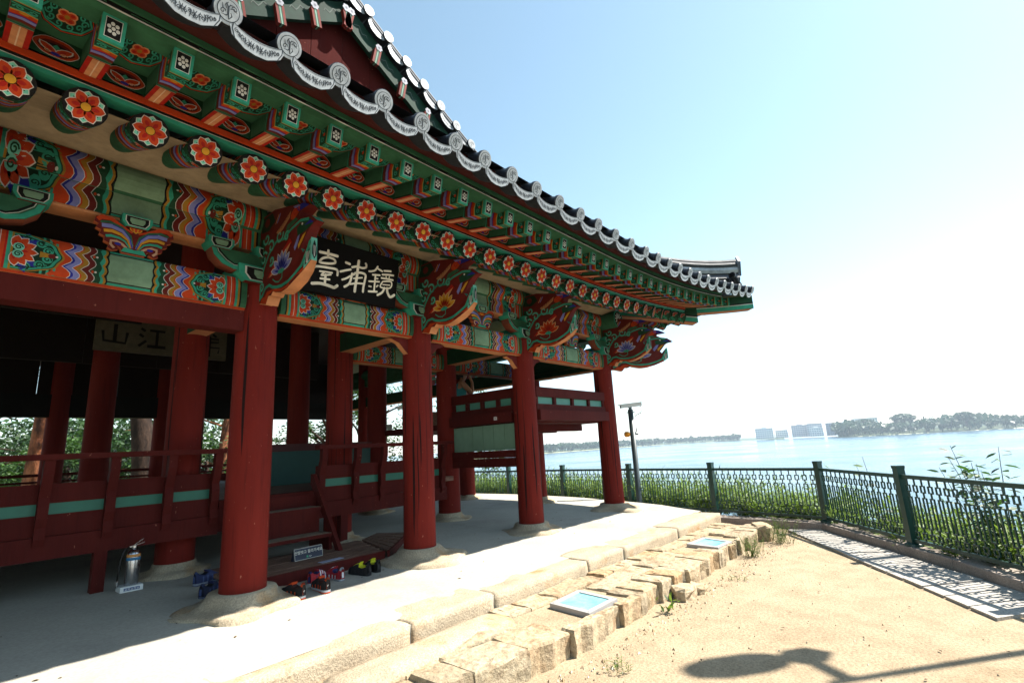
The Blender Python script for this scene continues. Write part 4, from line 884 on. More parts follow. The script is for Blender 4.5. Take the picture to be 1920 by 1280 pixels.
for nm, p in (('number_plate', (5.875, 5.3, 1.69)), ('number_plate', (7.22, 4.756, 1.71))):
    mb = MB(); mb.box(-.03, .03, -.006, .003, -.025, .025, hx('d8d0cc')); mb.box(-.015, .015, -.0072, -.006, -.010, .010, hx('8a8a8a'))
    mb.obj(nm, M_PLAIN, PAV, Matrix.Translation(p) @ (Matrix.Rotation(R_(-90), 4, 'Z') if p[0] < 6 else Matrix()))
mb = MB(); mb.box(6.15, 7.2, 6.62, 7.3, 1.702, 1.95, hx('4a2a20')); mb.obj('floor_bench', M_DECK, PAV)
# painted spandrels under the inner eaves
for x in (3.93, 6.0):
    for sg in (-1, 1):
      mb = MB(); mb.prism([(.17, 2.58), (.34, 2.60), (.42, 2.56), (.30, 2.52), (.22, 2.44), (.17, 2.40)], lambda u, v, t: (x+sg*u, t, v), 4.76, 4.84, MAROON, PEACH); mb.obj('spandrel', M_PAINT, PAV)
# paper notices pasted on an inner column
mb = MB(); mb.box(6.08, 6.21, 8.39, 8.395, 1.62, 1.72, hx('cfc6b4')); mb.box(6.08, 6.21, 8.39, 8.395, 1.725, 1.82, hx('c6bba8')); mb.obj('notice', M_PLAIN, PAV)

# ------------------------------------------------------------------ steps and deck
def deckz(y): return .175
ST = empty('wooden_steps', (2.9, 5.9, .175)); tag(ST, 'dark red wooden steps with worn treads leading up to the pavilion floor', 'steps')
for y0, y1, z in ((5.72, 6.02, .37), (5.98, 6.22, .656)):
    mb = MB(); mb.box(2.44, 3.36, y0, y1, z-.035, z, hx('7a5a48')); mb.obj('tread', M_TREAD, ST, Matrix())
    mb = MB(); mb.box(2.44, 3.36, y0-.012, y0-.001, z-.04, z-.002, BEAMRED); mb.obj('nosing', M_RED, ST, Matrix())
for y0, z0, z1 in ((5.97, .372, .62), (6.19, .66, .80)): mb = MB(); mb.box(2.46, 3.34, y0, y0+.02, z0, z1, BEAMRED); mb.obj('riser', M_RED, ST, Matrix())
for x in (2.40, 3.39):
    mb = MB(); mb.prism([(5.56, .176), (5.64, .176), (6.25, .92), (6.25, 1.04), (6.20, 1.04)], lambda u, v, t: (x+t, u, v), -.025, .025, BEAMRED, BEAMRED); mb.obj('stringer', M_RED, ST, Matrix())
    mb = MB(); mb.box(x-.02+(-.03 if x > 3 else .03), x+.02+(-.03 if x > 3 else .03), 5.74, 6.2, .178, .33, BEAMRED); mb.obj('side_board', M_RED, ST, Matrix())
DK = empty('low_deck', (3, 5.6, .1)); tag(DK, 'low worn wooden deck on the terrace below the steps', 'deck')
for i in range(6):   # boards along the front
    y0 = 5.06+.155*i; mb = MB(); mb.box(2.10, 3.62+.05*i, y0, y0+.151, .135, .175+.002*(i % 2), hx('6b4636')); mb.obj('plank', M_DECK, DK, Matrix())
mb = MB(); mb.box(2.10, 3.62, 5.03, 5.058, .05, .172, BEAMRED); mb.obj('fascia', M_RED, DK, Matrix())
# slanting boards of the right wing
q0, q1, q2, q3 = Vector((3.66, 5.05, 0)), Vector((4.02, 5.02, 0)), Vector((4.66, 6.05, 0)), Vector((4.20, 6.25, 0))
A0, A1, B0, B1 = Vector((3.66, 5.04, 0)), Vector((4.62, 5.92, 0)), Vector((3.95, 6.0, 0)), Vector((4.40, 6.3, 0))
for i in range(6):
    t0, t1 = i/6+.022, (i+1)/6-.022
    mb = MB(); q = [A0.lerp(A1, t0), A0.lerp(A1, t1), B0.lerp(B1, t1), B0.lerp(B1, t0)]
    mb.add([v+Vector((0, 0, .13)) for v in q]+[v+Vector((0, 0, .172)) for v in q], [(3, 2, 1, 0), (4, 5, 6, 7), (0, 1, 5, 4), (1, 2, 6, 5), (2, 3, 7, 6), (3, 0, 4, 7)], hx('5c3830')); mb.obj('wing_plank', M_DECK, DK, Matrix())
mb = MB(); d_ = (A1-A0).normalized(); mb.bar(A0+Vector((0, -.015, .11)), A1+Vector((0, -.015, .11)), .03, .115, BEAMRED); mb.obj('wing_fascia', M_RED, DK, Matrix())
# ------------------------------------------------------------------ terrace
def kerb_y(x): return 3.28-.036*(x-1.5)
mb = MB(); ys = [3.4, 3.7, 4.0, 4.3, 4.8, 5.3, 5.8, 6.3, 7, 8, 10, 13, 17.5]; xs = [-6, -3]+[-2+.8*i for i in range(14)]
def right_edge(y): return float(np.interp(y, [3.0, 3.6, 4.4, 8, 18], [8.75, 8.95, 9.35, 9.5, 9.6]))
vs = []
for y in ys:
    re = right_edge(y)
    for i in range(17): x = -6+(re+6)*i/16; vs.append((x, y, floor_z(y)))
fs = [(j*17+i, j*17+i+1, (j+1)*17+i+1, (j+1)*17+i) for j in range(len(ys)-1) for i in range(16)]
mb.add(vs, fs, (.5,)*3)
for j in range(len(ys)-1): a, b = vs[j*17+16], vs[(j+1)*17+16]; mb.poly([a, b, (b[0], b[1], -.4), (a[0], a[1], -.4)], (.5,)*3)
TER = mb.obj('terrace', M_CONC); tag(TER, kind='structure')
def rough_block(name, x0, x1, y0, y1, z0, z1, mat, parent, seed, amp=.02, rnd=.03, n=(10, 5, 4), skew=None):
    """a hewn block with rounded, uneven edges"""
    nx, ny, nz = n; mb = MB(); idx = {}; vs = []
    def vert(i, j, k):
        if (i, j, k) in idx: return idx[(i, j, k)]
        u, v, w_ = i/nx, j/ny, k/nz; x = x0+(x1-x0)*u; y = y0+(y1-y0)*v; z = z0+(z1-z0)*w_
        def ed(t, L): d = min(t, 1-t)*L; return max(0, 1-d/max(rnd*1.6, 1e-4))
        ex_, ey_, ez_ = ed(u, x1-x0), ed(v, y1-y0), (max(0, 1-(1-w_)*(z1-z0)/(rnd*1.6)))
        pull = rnd*.55
        if ez_ > 0: 
            x += (pull*ez_*(1 if u < .5 else -1)) if ex_ > 0 else 0; y += (pull*ez_*(1 if v < .5 else -1)) if ey_ > 0 else 0; z -= pull*max(ex_, ey_)*ez_*.9
        if ex_ > 0 and ey_ > 0: x += pull*(1 if u < .5 else -1)*ey_; y += pull*(1 if v < .5 else -1)*ex_
        p = Vector((x*2.3+seed*3.1, y*2.3, z*2.3)); x += amp*mnoise.noise(p*1.6); y += amp*mnoise.noise(p*1.6+Vector((9, 3, 1))); z += amp*.7*mnoise.noise(p*1.6+Vector((2, 8, 5))) if k > 0 else 0
        if skew: x, y = skew(x, y)
        idx[(i, j, k)] = len(vs); vs.append((x, y, z)); return idx[(i, j, k)]
    fs = []
    for i in range(nx):
        for j in range(ny): fs.append((vert(i, j, nz), vert(i+1, j, nz), vert(i+1, j+1, nz), vert(i, j+1, nz)))
        for k in range(nz):
            fs.append((vert(i, 0, k), vert(i+1, 0, k), vert(i+1, 0, k+1), vert(i, 0, k+1))); fs.append((vert(i+1, ny, k), vert(i, ny, k), vert(i, ny, k+1), vert(i+1, ny, k+1)))
    for j in range(ny):
        for k in range(nz):
            fs.append((vert(0, j+1, k), vert(0, j, k), vert(0, j, k+1), vert(0, j+1, k+1))); fs.append((vert(nx, j, k), vert(nx, j+1, k), vert(nx, j+1, k+1), vert(nx, j, k+1)))
    mb.add(vs, fs, (.5,)*3); return mb.obj(name, mat, parent, Matrix(), True)
kx = [-3.0, -1.2, .35, 2.56, 3.44, 4.87, 5.62, 7.1, 8.72]
for i in range(len(kx)-1):
    a, b = kx[i]+.006, kx[i+1]-.006; ym = kerb_y((a+b)/2); sl = -.036; hz = [0, 0, .0, .004, -.002, .005, .0, .006][i]
    rough_block('kerb_stone', a, b, -.0, .42, -.34, .004+hz, M_GRAN, TER, i, .012, .009, (26, 9, 6), lambda x, y: (x, y+kerb_y(x)))
for i, q in enumerate(kx[1:-1]):
    mb = MB(); mb.box(q-.02, q+.02, kerb_y(q)+.016, kerb_y(q)+.41, -.33, -.012, (.6,)*3); mb.obj('mortar_joint', M_CONC, TER)
# ------------------------------------------------------------------ rubble ledge in front of the terrace
LED = empty('stone_ledge', (5, 2.6, -.3)); tag(LED, 'low ledge of tan rubble stones running along the front of the terrace', 'stone ledge')
mb = MB(); pts = [(1.2, kerb_y(1.2)), (8.6, kerb_y(8.6)), (8.5, 2.36), (3.4, 2.42), (2.6, 2.62), (1.2, 2.8)]
mb.prism(pts, lambda u, v, t: (u, v, t), -.32, -.150, (.5,)*3, (.5,)*3); mb.obj('mortar_bed', M_SAND, LED, Matrix())
rng = random.Random(21)
def rock(name, cx_, cy_, lx, ly, z0, z1, seed, rot=0, par=LED, facets=9):
    r = random.Random(seed); mb = MB(); k = facets; ang = sorted((i+r.uniform(-.28, .28))*2*PI/k for i in range(k))
    base = []; ca, sa = math.cos(rot), math.sin(rot)
    for a in ang:
        # superellipse footprint so neighbours sit close
        c_, s_ = math.cos(a), math.sin(a); q = (abs(c_)**4+abs(s_)**4)**-.25; m_ = r.uniform(.84, 1.08); base.append((c_*q*lx/2*m_, s_*q*ly/2*m_))
    zt = [z1+r.uniform(-.032, .014) for _ in ang]; tilt = r.uniform(-.05, .05)
    rings = [(1.0, z0, 0), (1.01, z0+(z1-z0)*.45, .02), (1.0, z1-.028, .012), (.93, z1, .012)]; vs = []
    for q, z, jt in rings:
        for i, (u, v) in enumerate(base):
            x, y = u*q+r.uniform(-jt, jt), v*q+r.uniform(-jt, jt); vs.append((cx_+x*ca-y*sa, cy_+x*sa+y*ca, (z if z < z1-.01 else zt[i])+tilt*x))
    fs = [(i*k+j, i*k+(j+1) % k, (i+1)*k+(j+1) % k, (i+1)*k+j) for i in range(3) for j in range(k)]+[tuple(3*k+j for j in range(k))]
    mb.add(vs, fs, (.5,)*3); return mb.obj(name, M_RUB, par, Matrix())
edge_y = lambda x: float(np.interp(x, [1.2, 2.0, 2.9, 3.4, 6, 8.6], [2.66, 2.56, 2.40, 2.34, 2.30, 2.28]))
lampbox = [(3.66, 4.30, 2.38, 2.93), (6.55, 7.26, 2.30, 2.84)]
def rowline(f, x):
    y0, y1 = edge_y(x), kerb_y(x)+.01; return y0+(y1-y0)*f+(.035*mnoise.noise(Vector((x*2.1, f*9, 4))) if 0 < f < 1 else 0)
def cell(xa, xb, f0, f1, z0, z1, seed, front=False):
    r = random.Random(seed); g = .003; mb = MB(); m = 4; jit = lambda s: r.uniform(-s, s)
    xsl, xsr = xa+g, xb-g; sl, sr = jit(.03), jit(.03); pts = []
    fy = jit(.035) if front else 0
    for q in range(m+1): x = xsl+(xsr-xsl)*q/m; pts.append((x+(sl if q == 0 else sr if q == m else 0)*0, rowline(f0, x)+g+fy+jit(.008 if not front else .018)))
    for q in range(1, 3): t = q/3; pts.append((xsr+jit(.010), rowline(f0, xsr)*(1-t)+rowline(f1, xsr)*t))
    for q in range(m+1): x = xsr+(xsl-xsr)*q/m; pts.append((x, rowline(f1, x)-g+jit(.008)))
    for q in range(1, 3): t = q/3; pts.append((xsl+jit(.010), rowline(f1, xsl)*(1-t)+rowline(f0, xsl)*t))
    cx_, cy_ = sum(a for a, _ in pts)/len(pts), sum(b for _, b in pts)/len(pts); k = len(pts); vs = []; tx, ty = jit(.035), jit(.035)
    for s_, z, jz in ((1.0 if not front else .97, z0, 0), (1.0, z0+(z1-z0)*.55, .0), (.995, z1-.016, .004), (.95, z1, .006), (.55, z1+.004, .007)):
        for u, v in pts: vs.append((cx_+(u-cx_)*s_+(jit(.008) if s_ == 1.0 and z > z0 else 0), cy_+(v-cy_)*s_+(jit(.014) if front and s_ == 1.0 and z > z0 else 0), z+jit(jz)+(tx*(u-cx_)+ty*(v-cy_) if z > z0+.05 else 0)))
    n_r = 5; fs = [(i_*k+j, i_*k+(j+1) % k, (i_+1)*k+(j+1) % k, (i_+1)*k+j) for i_ in range(n_r-1) for j in range(k)]+[tuple((n_r-1)*k+j for j in range(k))]
    mb.add(vs, fs, (.5,)*3); return mb.obj('stone', M_RUB, LED, Matrix())
i = 0
for row, (f0, f1) in enumerate(((0, .40), (.40, .70), (.70, .985))):
    x = 2.2-.3*row if row < 2 else 3.34
    while x < 8.45:
        L = rng.choice([.2, .28, .36, .46, .55]) if row else rng.choice([.16, .24, .34, .44, .30]); xb = min(x+L, 8.52); xm = (x+xb)/2; yc = (rowline(f0, xm)+rowline(f1, xm))/2; z1 = -.118+rng.uniform(-.012, .010)
        hit = [q for q in lampbox if xb > q[0] and x < q[1] and rowline(f1, xm) > q[2]+.04 and rowline(f0, xm) < q[3]-.04]
        if hit and row == 0: cell(x, xb, 0, .10, -.33, z1, 500+i, True)
        elif not hit: cell(x, xb, f0, f1, -.33 if row == 0 else -.25, z1, 500+i, row == 0)
        x = xb; i += 1
for k, (cx_, cy_, lx, ly) in enumerate(((2.75, 2.55, .3, .2), (5.1, 2.22, .3, .2), (5.32, 2.16, .22, .16), (8.35, 2.3, .34, .28))): rock('stone', cx_, cy_, lx, ly, -.33, (-.20, -.19, -.22, -.08)[k], 300+k, .2*k)
rough_block('step_slab', 1.75, 3.32, 2.82, 3.19, -.3, -.075, M_GRAN, LED, 44, .02, .05, (14, 5, 3))
def floor_light(cn, label, grp):
    o = empty('floor_light', (sum(c[0] for c in cn)/4, sum(c[1] for c in cn)/4, -.12)); tag(o, label, 'floor light', grp)
    ctr = Vector((sum(c[0] for c in cn)/4, sum(c[1] for c in cn)/4, 0)); C4 = [Vector((*c, 0)) for c in cn]
    mb = MB(); inn = [ctr+(c-ctr)*.76 for c in C4]; Z = lambda v, z: Vector((v.x, v.y, z))
    for k in range(4):
        a, b = C4[k], C4[(k+1) % 4]; c, d = inn[(k+1) % 4], inn[k]
        mb.poly([Z(a, -.108), Z(b, -.108), Z(c, -.108), Z(d, -.108)], (.5,)*3); mb.poly([Z(a, -.2), Z(b, -.2), Z(b, -.108), Z(a, -.108)], (.5,)*3); mb.poly([Z(d, -.108), Z(c, -.108), Z(c, -.12), Z(d, -.12)], (.5,)*3)
    mb.obj('frame', M_FRAME, o, Matrix()); mb = MB(); mb.poly([Z(v, -.115) for v in inn], (.5,)*3); mb.poly([Z(v, -.15) for v in inn], (.5,)*3); mb.obj('glass', M_GLASS, o, Matrix())
    mb = MB()
    for k in range(4): c = ctr+(C4[k]-ctr)*.88; mb.lathe([(.008, -.109), (.008, -.105), (.004, -.104)], 8, (.4,)*3, (c.x, c.y))
    mb.obj('screw', M_FRAME, o, Matrix())
floor_light([(3.77, 2.87), (4.24, 2.88), (4.17, 2.43), (3.71, 2.43)], 'square floor light with pale blue glass nearest the camera, set in the stone ledge', 'floor lights in the ledge')
floor_light([(6.68, 2.80), (7.2, 2.77), (7.05, 2.34), (6.6, 2.37)], 'farther square floor light with pale blue glass in the ledge near its fence end', 'floor lights in the ledge')

# ------------------------------------------------------------------ ground, kerb, drain
FENCE = [(3.4, -2.8), (4.9, -1.72), (6.4, -.6), (7.9, .514), (9.43, 1.64), (9.9, 3.5), (10.25, 5.4), (10.45, 7.3), (10.45, 9.05), (10.55, 10.85), (10.6, 12.65), (10.7, 14.5), (10.9, 16.4)]
FP = [Vector((-40, -34.5, 0))]+[Vector((*p, 0)) for p in FENCE]+[Vector((12, 30, 0)), Vector((6, 60, 0))]
def fence_dist(x, y):
    best = 1e9; sgn = 1
    for a, b in zip(FP[:-1], FP[1:]):
        d = b-a; t = max(0, min(1, ((x-a.x)*d.x+(y-a.y)*d.y)/d.length_squared)); px, py = a.x+d.x*t, a.y+d.y*t; q = math.hypot(x-px, y-py)
        if q < best-1e-6: best = q; sgn = -1 if d.x*(y-a.y)-d.y*(x-a.x) > 0 else 1
    return best*sgn          # positive outside (towards the lake)
def ground_z(x, y):
    d = fence_dist(x, y)
    if d > .25: return max(-15.5, -.32-.14*min(d-.25, 2.2)-.52*max(0, d-2.45)-.012*max(0, d-8))
    r = math.hypot(x-3, y-6)
    return -.30 if r < 22 else max(-9, -.30-.06*(r-22))
rr = [0]+[.5*i for i in range(1, 50)]+[25*1.16**i for i in range(0, 36)]; na = 150; mb = MB(); vs = []
for r in rr:
    for j in range(na): a = 2*PI*j/na; x_, y_ = 6+r*math.cos(a), 3+r*math.sin(a); vs.append((x_, y_, ground_z(x_, y_)))
fs = [(i*na+j, i*na+(j+1) % na, (i+1)*na+(j+1) % na, (i+1)*na+j) for i in range(1, len(rr)-1) for j in range(na)]+[tuple(range(na, 2*na))]
mb.add(vs, fs, (.5,)*3); GR = mb.obj('ground', M_EARTH, None, None, True); tag(GR, kind='structure')
# the sandy yard lies on it, up to the kerb
yard = [(-9, -11), (-2, -6.6), (3.4, -2.75), (4.9, -1.66), (6.4, -.5), (7.9, .6), (9.3, 1.72), (9.45, 2.35), (9.5, 3.2), (9.9, 5.4), (10.1, 9), (10.3, 16), (10, 20), (-12, 20), (-14, 0)]
mb = MB(); n_ = 46
import bmesh
me = bpy.data.meshes.new('yard'); bm = bmesh.new(); f_ = bm.faces.new([bm.verts.new((x_, y_, -.294)) for x_, y_ in yard]); bmesh.ops.triangulate(bm, faces=bm.faces[:])
for _ in range(5): bmesh.ops.subdivide_edges(bm, edges=[e for e in bm.edges if e.calc_length() > .35], cuts=1, use_grid_fill=True)
bmesh.ops.triangulate(bm, faces=bm.faces[:])
for v in bm.verts: v.co.z += .006*mnoise.noise(v.co*1.1)+.004*mnoise.noise(v.co*3.3)
bm.to_mesh(me); bm.free(); me.materials.append(M_SAND); YD = link('yard', me); tag(YD, kind='structure')
for p in me.polygons: p.use_smooth = True
# pebbles and grit scattered on the yard
mb = MB(); rng = random.Random(3)
for _ in range(1100):
    near = rng.random() < .55
    x_ = rng.uniform(2.6, 9); y_ = (edge_y(x_)-.12-abs(rng.gauss(0, .16))) if near else rng.uniform(-1.2, 2.2)
    if fence_dist(x_, y_) > -1.0 and not near: continue
    s_ = rng.choice([.003, .004, .005, .006, .009, .014]) if near else rng.choice([.002, .003, .003, .005, .008]); c = rng.choice([hx('cbb594'), hx('a58a66'), hx('a08c74'), hx('d8ccb8'), hx('8a765c')])
    z_ = -.288; a = rng.uniform(0, 6)
    vs_ = [(x_+s_*math.cos(a+q*2.1)*1.3, y_+s_*math.sin(a+q*2.1), z_-.004) for q in range(3)]+[(x_, y_, z_+s_*.8)]; mb.add(vs_, [(0, 1, 3), (1, 2, 3), (2, 0, 3)], c)
GV = mb.obj('grit', M_PLAIN); tag(GV, 'fine pale grit scattered over the sandy yard', 'grit', kind='stuff')
mb = MB(); rng = random.Random(8)
for _ in range(90):
    if rng.random() < .55: x_, y_ = rng.uniform(.5, 8.4), rng.uniform(3.75, 6.0); z_ = floor_z(y_)+.003
    else: x_, y_ = rng.uniform(3, 8.5), rng.uniform(-.5, 2.2); z_ = -.283
    if z_ < 0 and fence_dist(x_, y_) > -.9: continue
    a = rng.uniform(0, 6); s_ = rng.uniform(.008, .024); mb.poly([(x_+s_*math.cos(a+t)*k, y_+s_*math.sin(a+t)*k, z_+.004*(q % 2)) for q, (t, k) in enumerate(((0, 1), (1.3, .4), (3.1, 1), (4.6, .45)))], (.3,)*3)
tag(mb.obj('leaf_litter', M_DRY), 'small dry leaves and bits scattered on terrace and sand', 'leaf litter', kind='stuff')
# stone kerb under the fence
KB = empty('fence_kerb', (9.3, 1.7, -.3)); tag(KB, 'grey stone kerb carrying the green fence', 'kerb')
KI = [(3.25, -2.72), (4.75, -1.60), (6.52, -.28), (7.29, .177), (9.28, 1.70), (9.41, 2.35), (9.45, 3.3), (9.75, 5.4), (9.95, 7.3)]
def offs(P_, w):
    out = []
    for i, p in enumerate(P_):
        a = Vector((*P_[max(i-1, 0)], 0)); b = Vector((*P_[min(i+1, len(P_)-1)], 0)); d = (b-a).normalized(); out.append((p[0]+d.y*w, p[1]-d.x*w))
    return out
KO = offs(KI, .33)
def kerb_seg(a, b, c, d, i):
    mb = MB(); ch = .012; mb.add([(*a, -.32), (*b, -.32), (*c, -.32), (*d, -.32), (*a, -.187), (*b, -.187), (*c, -.187), (*d, -.187)], [(0, 1, 5, 4), (1, 2, 6, 5), (2, 3, 7, 6), (3, 0, 4, 7)], (.5,)*3)
    ctr = ((a[0]+b[0]+c[0]+d[0])/4, (a[1]+b[1]+c[1]+d[1])/4); s_ = lambda p: (p[0]+(ctr[0]-p[0])*.03, p[1]+(ctr[1]-p[1])*.03)
    q = [s_(p) for p in (a, b, c, d)]; mb.add([(*a, -.187), (*b, -.187), (*c, -.187), (*d, -.187)]+[(*p, -.175) for p in q], [(0, 1, 5, 4), (1, 2, 6, 5), (2, 3, 7, 6), (3, 0, 4, 7), (4, 5, 6, 7)], (.5,)*3)
    mb.obj('kerb_block', M_KERB, KB, Matrix())
L2 = lambda p, q, t: (p[0]+(q[0]-p[0])*t, p[1]+(q[1]-p[1])*t)
for i in range(len(KI)-1):
    ln = math.hypot(KI[i+1][0]-KI[i][0], KI[i+1][1]-KI[i][1]); k = max(1, round(ln/.95))
    for j in range(k):
        t0, t1 = j/k+.004/ln, (j+1)/k-.004/ln; kerb_seg(L2(KI[i], KI[i+1], t0), L2(KI[i], KI[i+1], t1), L2(KO[i], KO[i+1], t1), L2(KO[i], KO[i+1], t0), i)
# slotted drain covers beside the kerb
DR_ = empty('drain', (7, .7, -.3)); tag(DR_, 'strip of pale slotted drain covers along the foot of the kerb', 'drain')
D0, D1 = Vector((9.14, 2.16, 0)), Vector((5.62, -.06, 0)); K0, K1 = Vector((9.27, 1.705, 0)), Vector((6.52, -.28, 0)); K1e = K0+(K1-K0)*1.0
nd = 14
for i in range(nd):
    t0, t1 = i/nd+.002, (i+1)/nd-.002; a, b = D0.lerp(D1, t0), D0.lerp(D1, t1); c, d = K0.lerp(Vector((6.2, -.52, 0)), t1), K0.lerp(Vector((6.2, -.52, 0)), t0)
    if i == nd-1: pass
    mb = MB(); z1 = -.268 if i % 5 else -.262
    ctr = (a+b+c+d)/4; u = (c+d-a-b).normalized(); v = (b-a).normalized(); su, sv = .10, .014
    mb.add([p+Vector((0, 0, z)) for z in (-.31, z1) for p in (a, b, c, d)], [(4, 5, 6, 7), (0, 1, 5, 4), (1, 2, 6, 5), (2, 3, 7, 6), (3, 0, 4, 7)], (.5,)*3); cv = mb.obj('drain_cover', M_SLAB, DR_, Matrix())
    mb = MB(); mb.poly([ctr+u*su*math.cos(q*PI/5)+v*sv*math.sin(q*PI/5)+Vector((0, 0, z1+.0015)) for q in range(10)], BLACK); o = mb.obj('slot', M_DARK, DR_, Matrix()); o.parent = cv

# ------------------------------------------------------------------ fence
FN = empty('fence', (9.43, 1.64, -.2)); tag(FN, 'green metal fence with square and oblong loops overlooking the lake', 'fence')
def post_mesh():
    mb = MB(); mb.box(-.045, .045, -.045, .045, 0, .90, (.5,)*3); mb.box(-.05, .05, -.05, .05, .90, .935, (.5,)*3); mb.lathe([(.095, 0), (.09, .03), (.06, .045)], 14, (.5,)*3); return mb.mesh('post', M_FENCE)
ME_POST = post_mesh()
def loop(mb, z0, z1, hw, b):
    mb.box(-hw, -hw+b, -b/2, b/2, z0, z1); mb.box(hw-b, hw, -b/2, b/2, z0, z1); mb.box(-hw+b, hw-b, -b/2, b/2, z0, z0+b); mb.box(-hw+b, hw-b, -b/2, b/2, z1-b, z1)
def bal_mesh():
    mb = MB(); b = .014
    loop(mb, .115, .185, .034, b); loop(mb, .235, .585, .034, b); loop(mb, .635, .72, .036, b)
    for z0, z1 in ((.075, .115), (.185, .235), (.585, .635), (.72, .79)): mb.box(-b/2, b/2, -b/2, b/2, z0, z1)
    return mb.mesh('baluster', M_FENCE)
ME_BAL = bal_mesh()
FZ = -.178
for i, p in enumerate(FENCE):
    nx = FENCE[min(i+1, len(FENCE)-1)]; pv = FENCE[max(i-1, 0)]; a = math.atan2(nx[1]-pv[1], nx[0]-pv[0]); z = FZ if i <= 8 else FZ
    link('post', ME_POST, FN, Matrix.Translation((*p, z)) @ Matrix.Rotation(a, 4, 'Z'))
for i in range(len(FENCE)-1):
    p, q = Vector((*FENCE[i], FZ)), Vector((*FENCE[i+1], FZ)); d = (q-p); L = d.length; d.normalize(); a = math.atan2(d.y, d.x)
    mb = MB(); 
    for z0, z1 in ((.05, .09), (.785, .83)): 
        m = Matrix.Translation((p+q)/2+Vector((0, 0, (z0+z1)/2))) @ Matrix.Rotation(a, 4, 'Z'); mb.obox(m, L/2-.045, .02, (z1-z0)/2, (.5,)*3)
    pn = mb.obj('panel_rails', M_FENCE, FN, Matrix()); k = int((L-.1)/.115)
    for j in range(k):
        c = p+d*(.05+(L-.1)*(j+.5)/k); link('baluster', ME_BAL, pn, Matrix.Translation(c) @ Matrix.Rotation(a, 4, 'Z'))

# ------------------------------------------------------------------ planting beyond the fence
def leafblade(mb, p, d, L, w, c, bend=.35, nrm=None):
    d = d.normalized(); s = d.cross(Vector((0, 0, 1))); s = s.normalized() if s.length > 1e-3 else Vector((1, 0, 0))
    q1 = p+d*L*.5+Vector((0, 0, -bend*L*.10)); q2 = p+d*L+Vector((0, 0, -bend*L*.45)); b = len(mb.v)
    mb.add([p, q1+s*w/2, q2, q1-s*w/2], [(0, 1, 2, 3)], (c,)*3)
def reed_bed():
    mb = MB(); rng = random.Random(11)
    for seg in range(2, len(FP)-2):
        a, b = FP[seg], FP[seg+1]; L = (b-a).length
        d = (b-a).normalized(); out = Vector((d.y, -d.x, 0)); left = a.x > 9.3 and a.y > 1.5
        if a.y > 16: continue
        cnt = int(L*(330 if left else 200))
        for _ in range(cnt):
            t = rng.random(); o_ = .15+rng.random()**1.4*1.7; p = a+d*(L*t)+out*o_; p.z = ground_z(p.x, p.y)
            along = (p-Vector((9.43, 1.64, 0))).length
            top = .30 if left else .05
            if left: top = .06+.34*min(1, along/5)+.09*mnoise.noise(p*.9)
            else: top = -.02+.32*max(0, mnoise.noise(Vector((p.x*.8, p.y*.8, 3))))+.30*max(0, min(1, (8.0-p.x)/1.6))
            H = max(.15, top-p.z+rng.gauss(-.12, .15)); c0 = rng.random(); lean_ = rng.gauss(0, .16)
            tip = p+Vector((rng.gauss(0, .09)+lean_, rng.gauss(0, .09), H))
            for q in range(rng.randint(8, 13)):
                tt = .25+.75*rng.random(); base = p.lerp(tip, tt); az = rng.uniform(0, 2*PI); el = rng.uniform(.1, 1.2)
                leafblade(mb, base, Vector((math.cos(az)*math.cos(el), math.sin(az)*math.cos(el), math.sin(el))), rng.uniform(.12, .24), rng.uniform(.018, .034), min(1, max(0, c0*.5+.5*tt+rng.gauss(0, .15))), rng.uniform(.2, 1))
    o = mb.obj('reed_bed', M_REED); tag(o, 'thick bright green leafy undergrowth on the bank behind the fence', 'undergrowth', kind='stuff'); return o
reed_bed()
def leaf_poly(mb, p, d, L, w, c, roll=0):
    d = d.normalized(); s = d.cross(Vector((0, 0, 1))); s = s.normalized() if s.length > 1e-3 else Vector((1, 0, 0)); n_ = s.cross(d)
    s2 = s*math.cos(roll)+n_*math.sin(roll)
    mb.add([p, p+d*L*.3+s2*w*.45, p+d*L*.65+s2*w*.4, p+d*L+n_*-.1*L, p+d*L*.65-s2*w*.4, p+d*L*.3-s2*w*.45], [(0, 1, 2, 3), (0, 3, 4, 5)], (c,)*3)
def sapling(base, tips, label, nleaf=26, seed=1, size=.085):
    o = empty('sapling', base); tag(o, label, 'sapling'); rng = random.Random(seed); st = MB(); lf = MB(); b = Vector(base)
    for ti, tp in enumerate(tips):
        tp = Vector(tp); mid = b.lerp(tp, .5)+Vector((rng.gauss(0, .04), rng.gauss(0, .04), .05)); pts = [b*(1-t)**2+mid*2*t*(1-t)+tp*t*t for t in [i/8 for i in range(9)]]
        st.tube(pts, [.009*(1-.75*i/8) for i in range(9)], 6, hx('5a4a38'))
        for q in range(nleaf):
            t = .35+.65*q/nleaf; i = min(7, int(t*8)); p = pts[i].lerp(pts[i+1], t*8-i); az = q*2.4+rng.uniform(-.4, .4); el = rng.uniform(-.5, .45)
            leaf_poly(lf, p+Vector((math.cos(az), math.sin(az), 0))*.02, Vector((math.cos(az)*math.cos(el), math.sin(az)*math.cos(el), math.sin(el))), rng.uniform(.7, 1.15)*size, size*.46, rng.random(), rng.uniform(-.6, .6))
    st.obj('stem', M_BARKD, o, Matrix()); lf.obj('leaves', M_LEAF, o, Matrix()); return o
sapling((7.75, -.35, -.75), [(7.62, -.02, .98), (7.5, .02, .86), (7.42, -.16, .80), (7.38, -.40, .96), (7.7, .12, .74), (7.3, -.22, .70), (7.55, -.2, .78)], 'young broad-leaved sapling rising above the right-hand fence panel', 34, 4, .125)
sapling((8.9, .75, -.8), [(8.75, .95, .84), (8.85, 1.05, .70)], 'thin reed-like shoot with long leaves poking above the fence between two posts', 7, 9, .17)
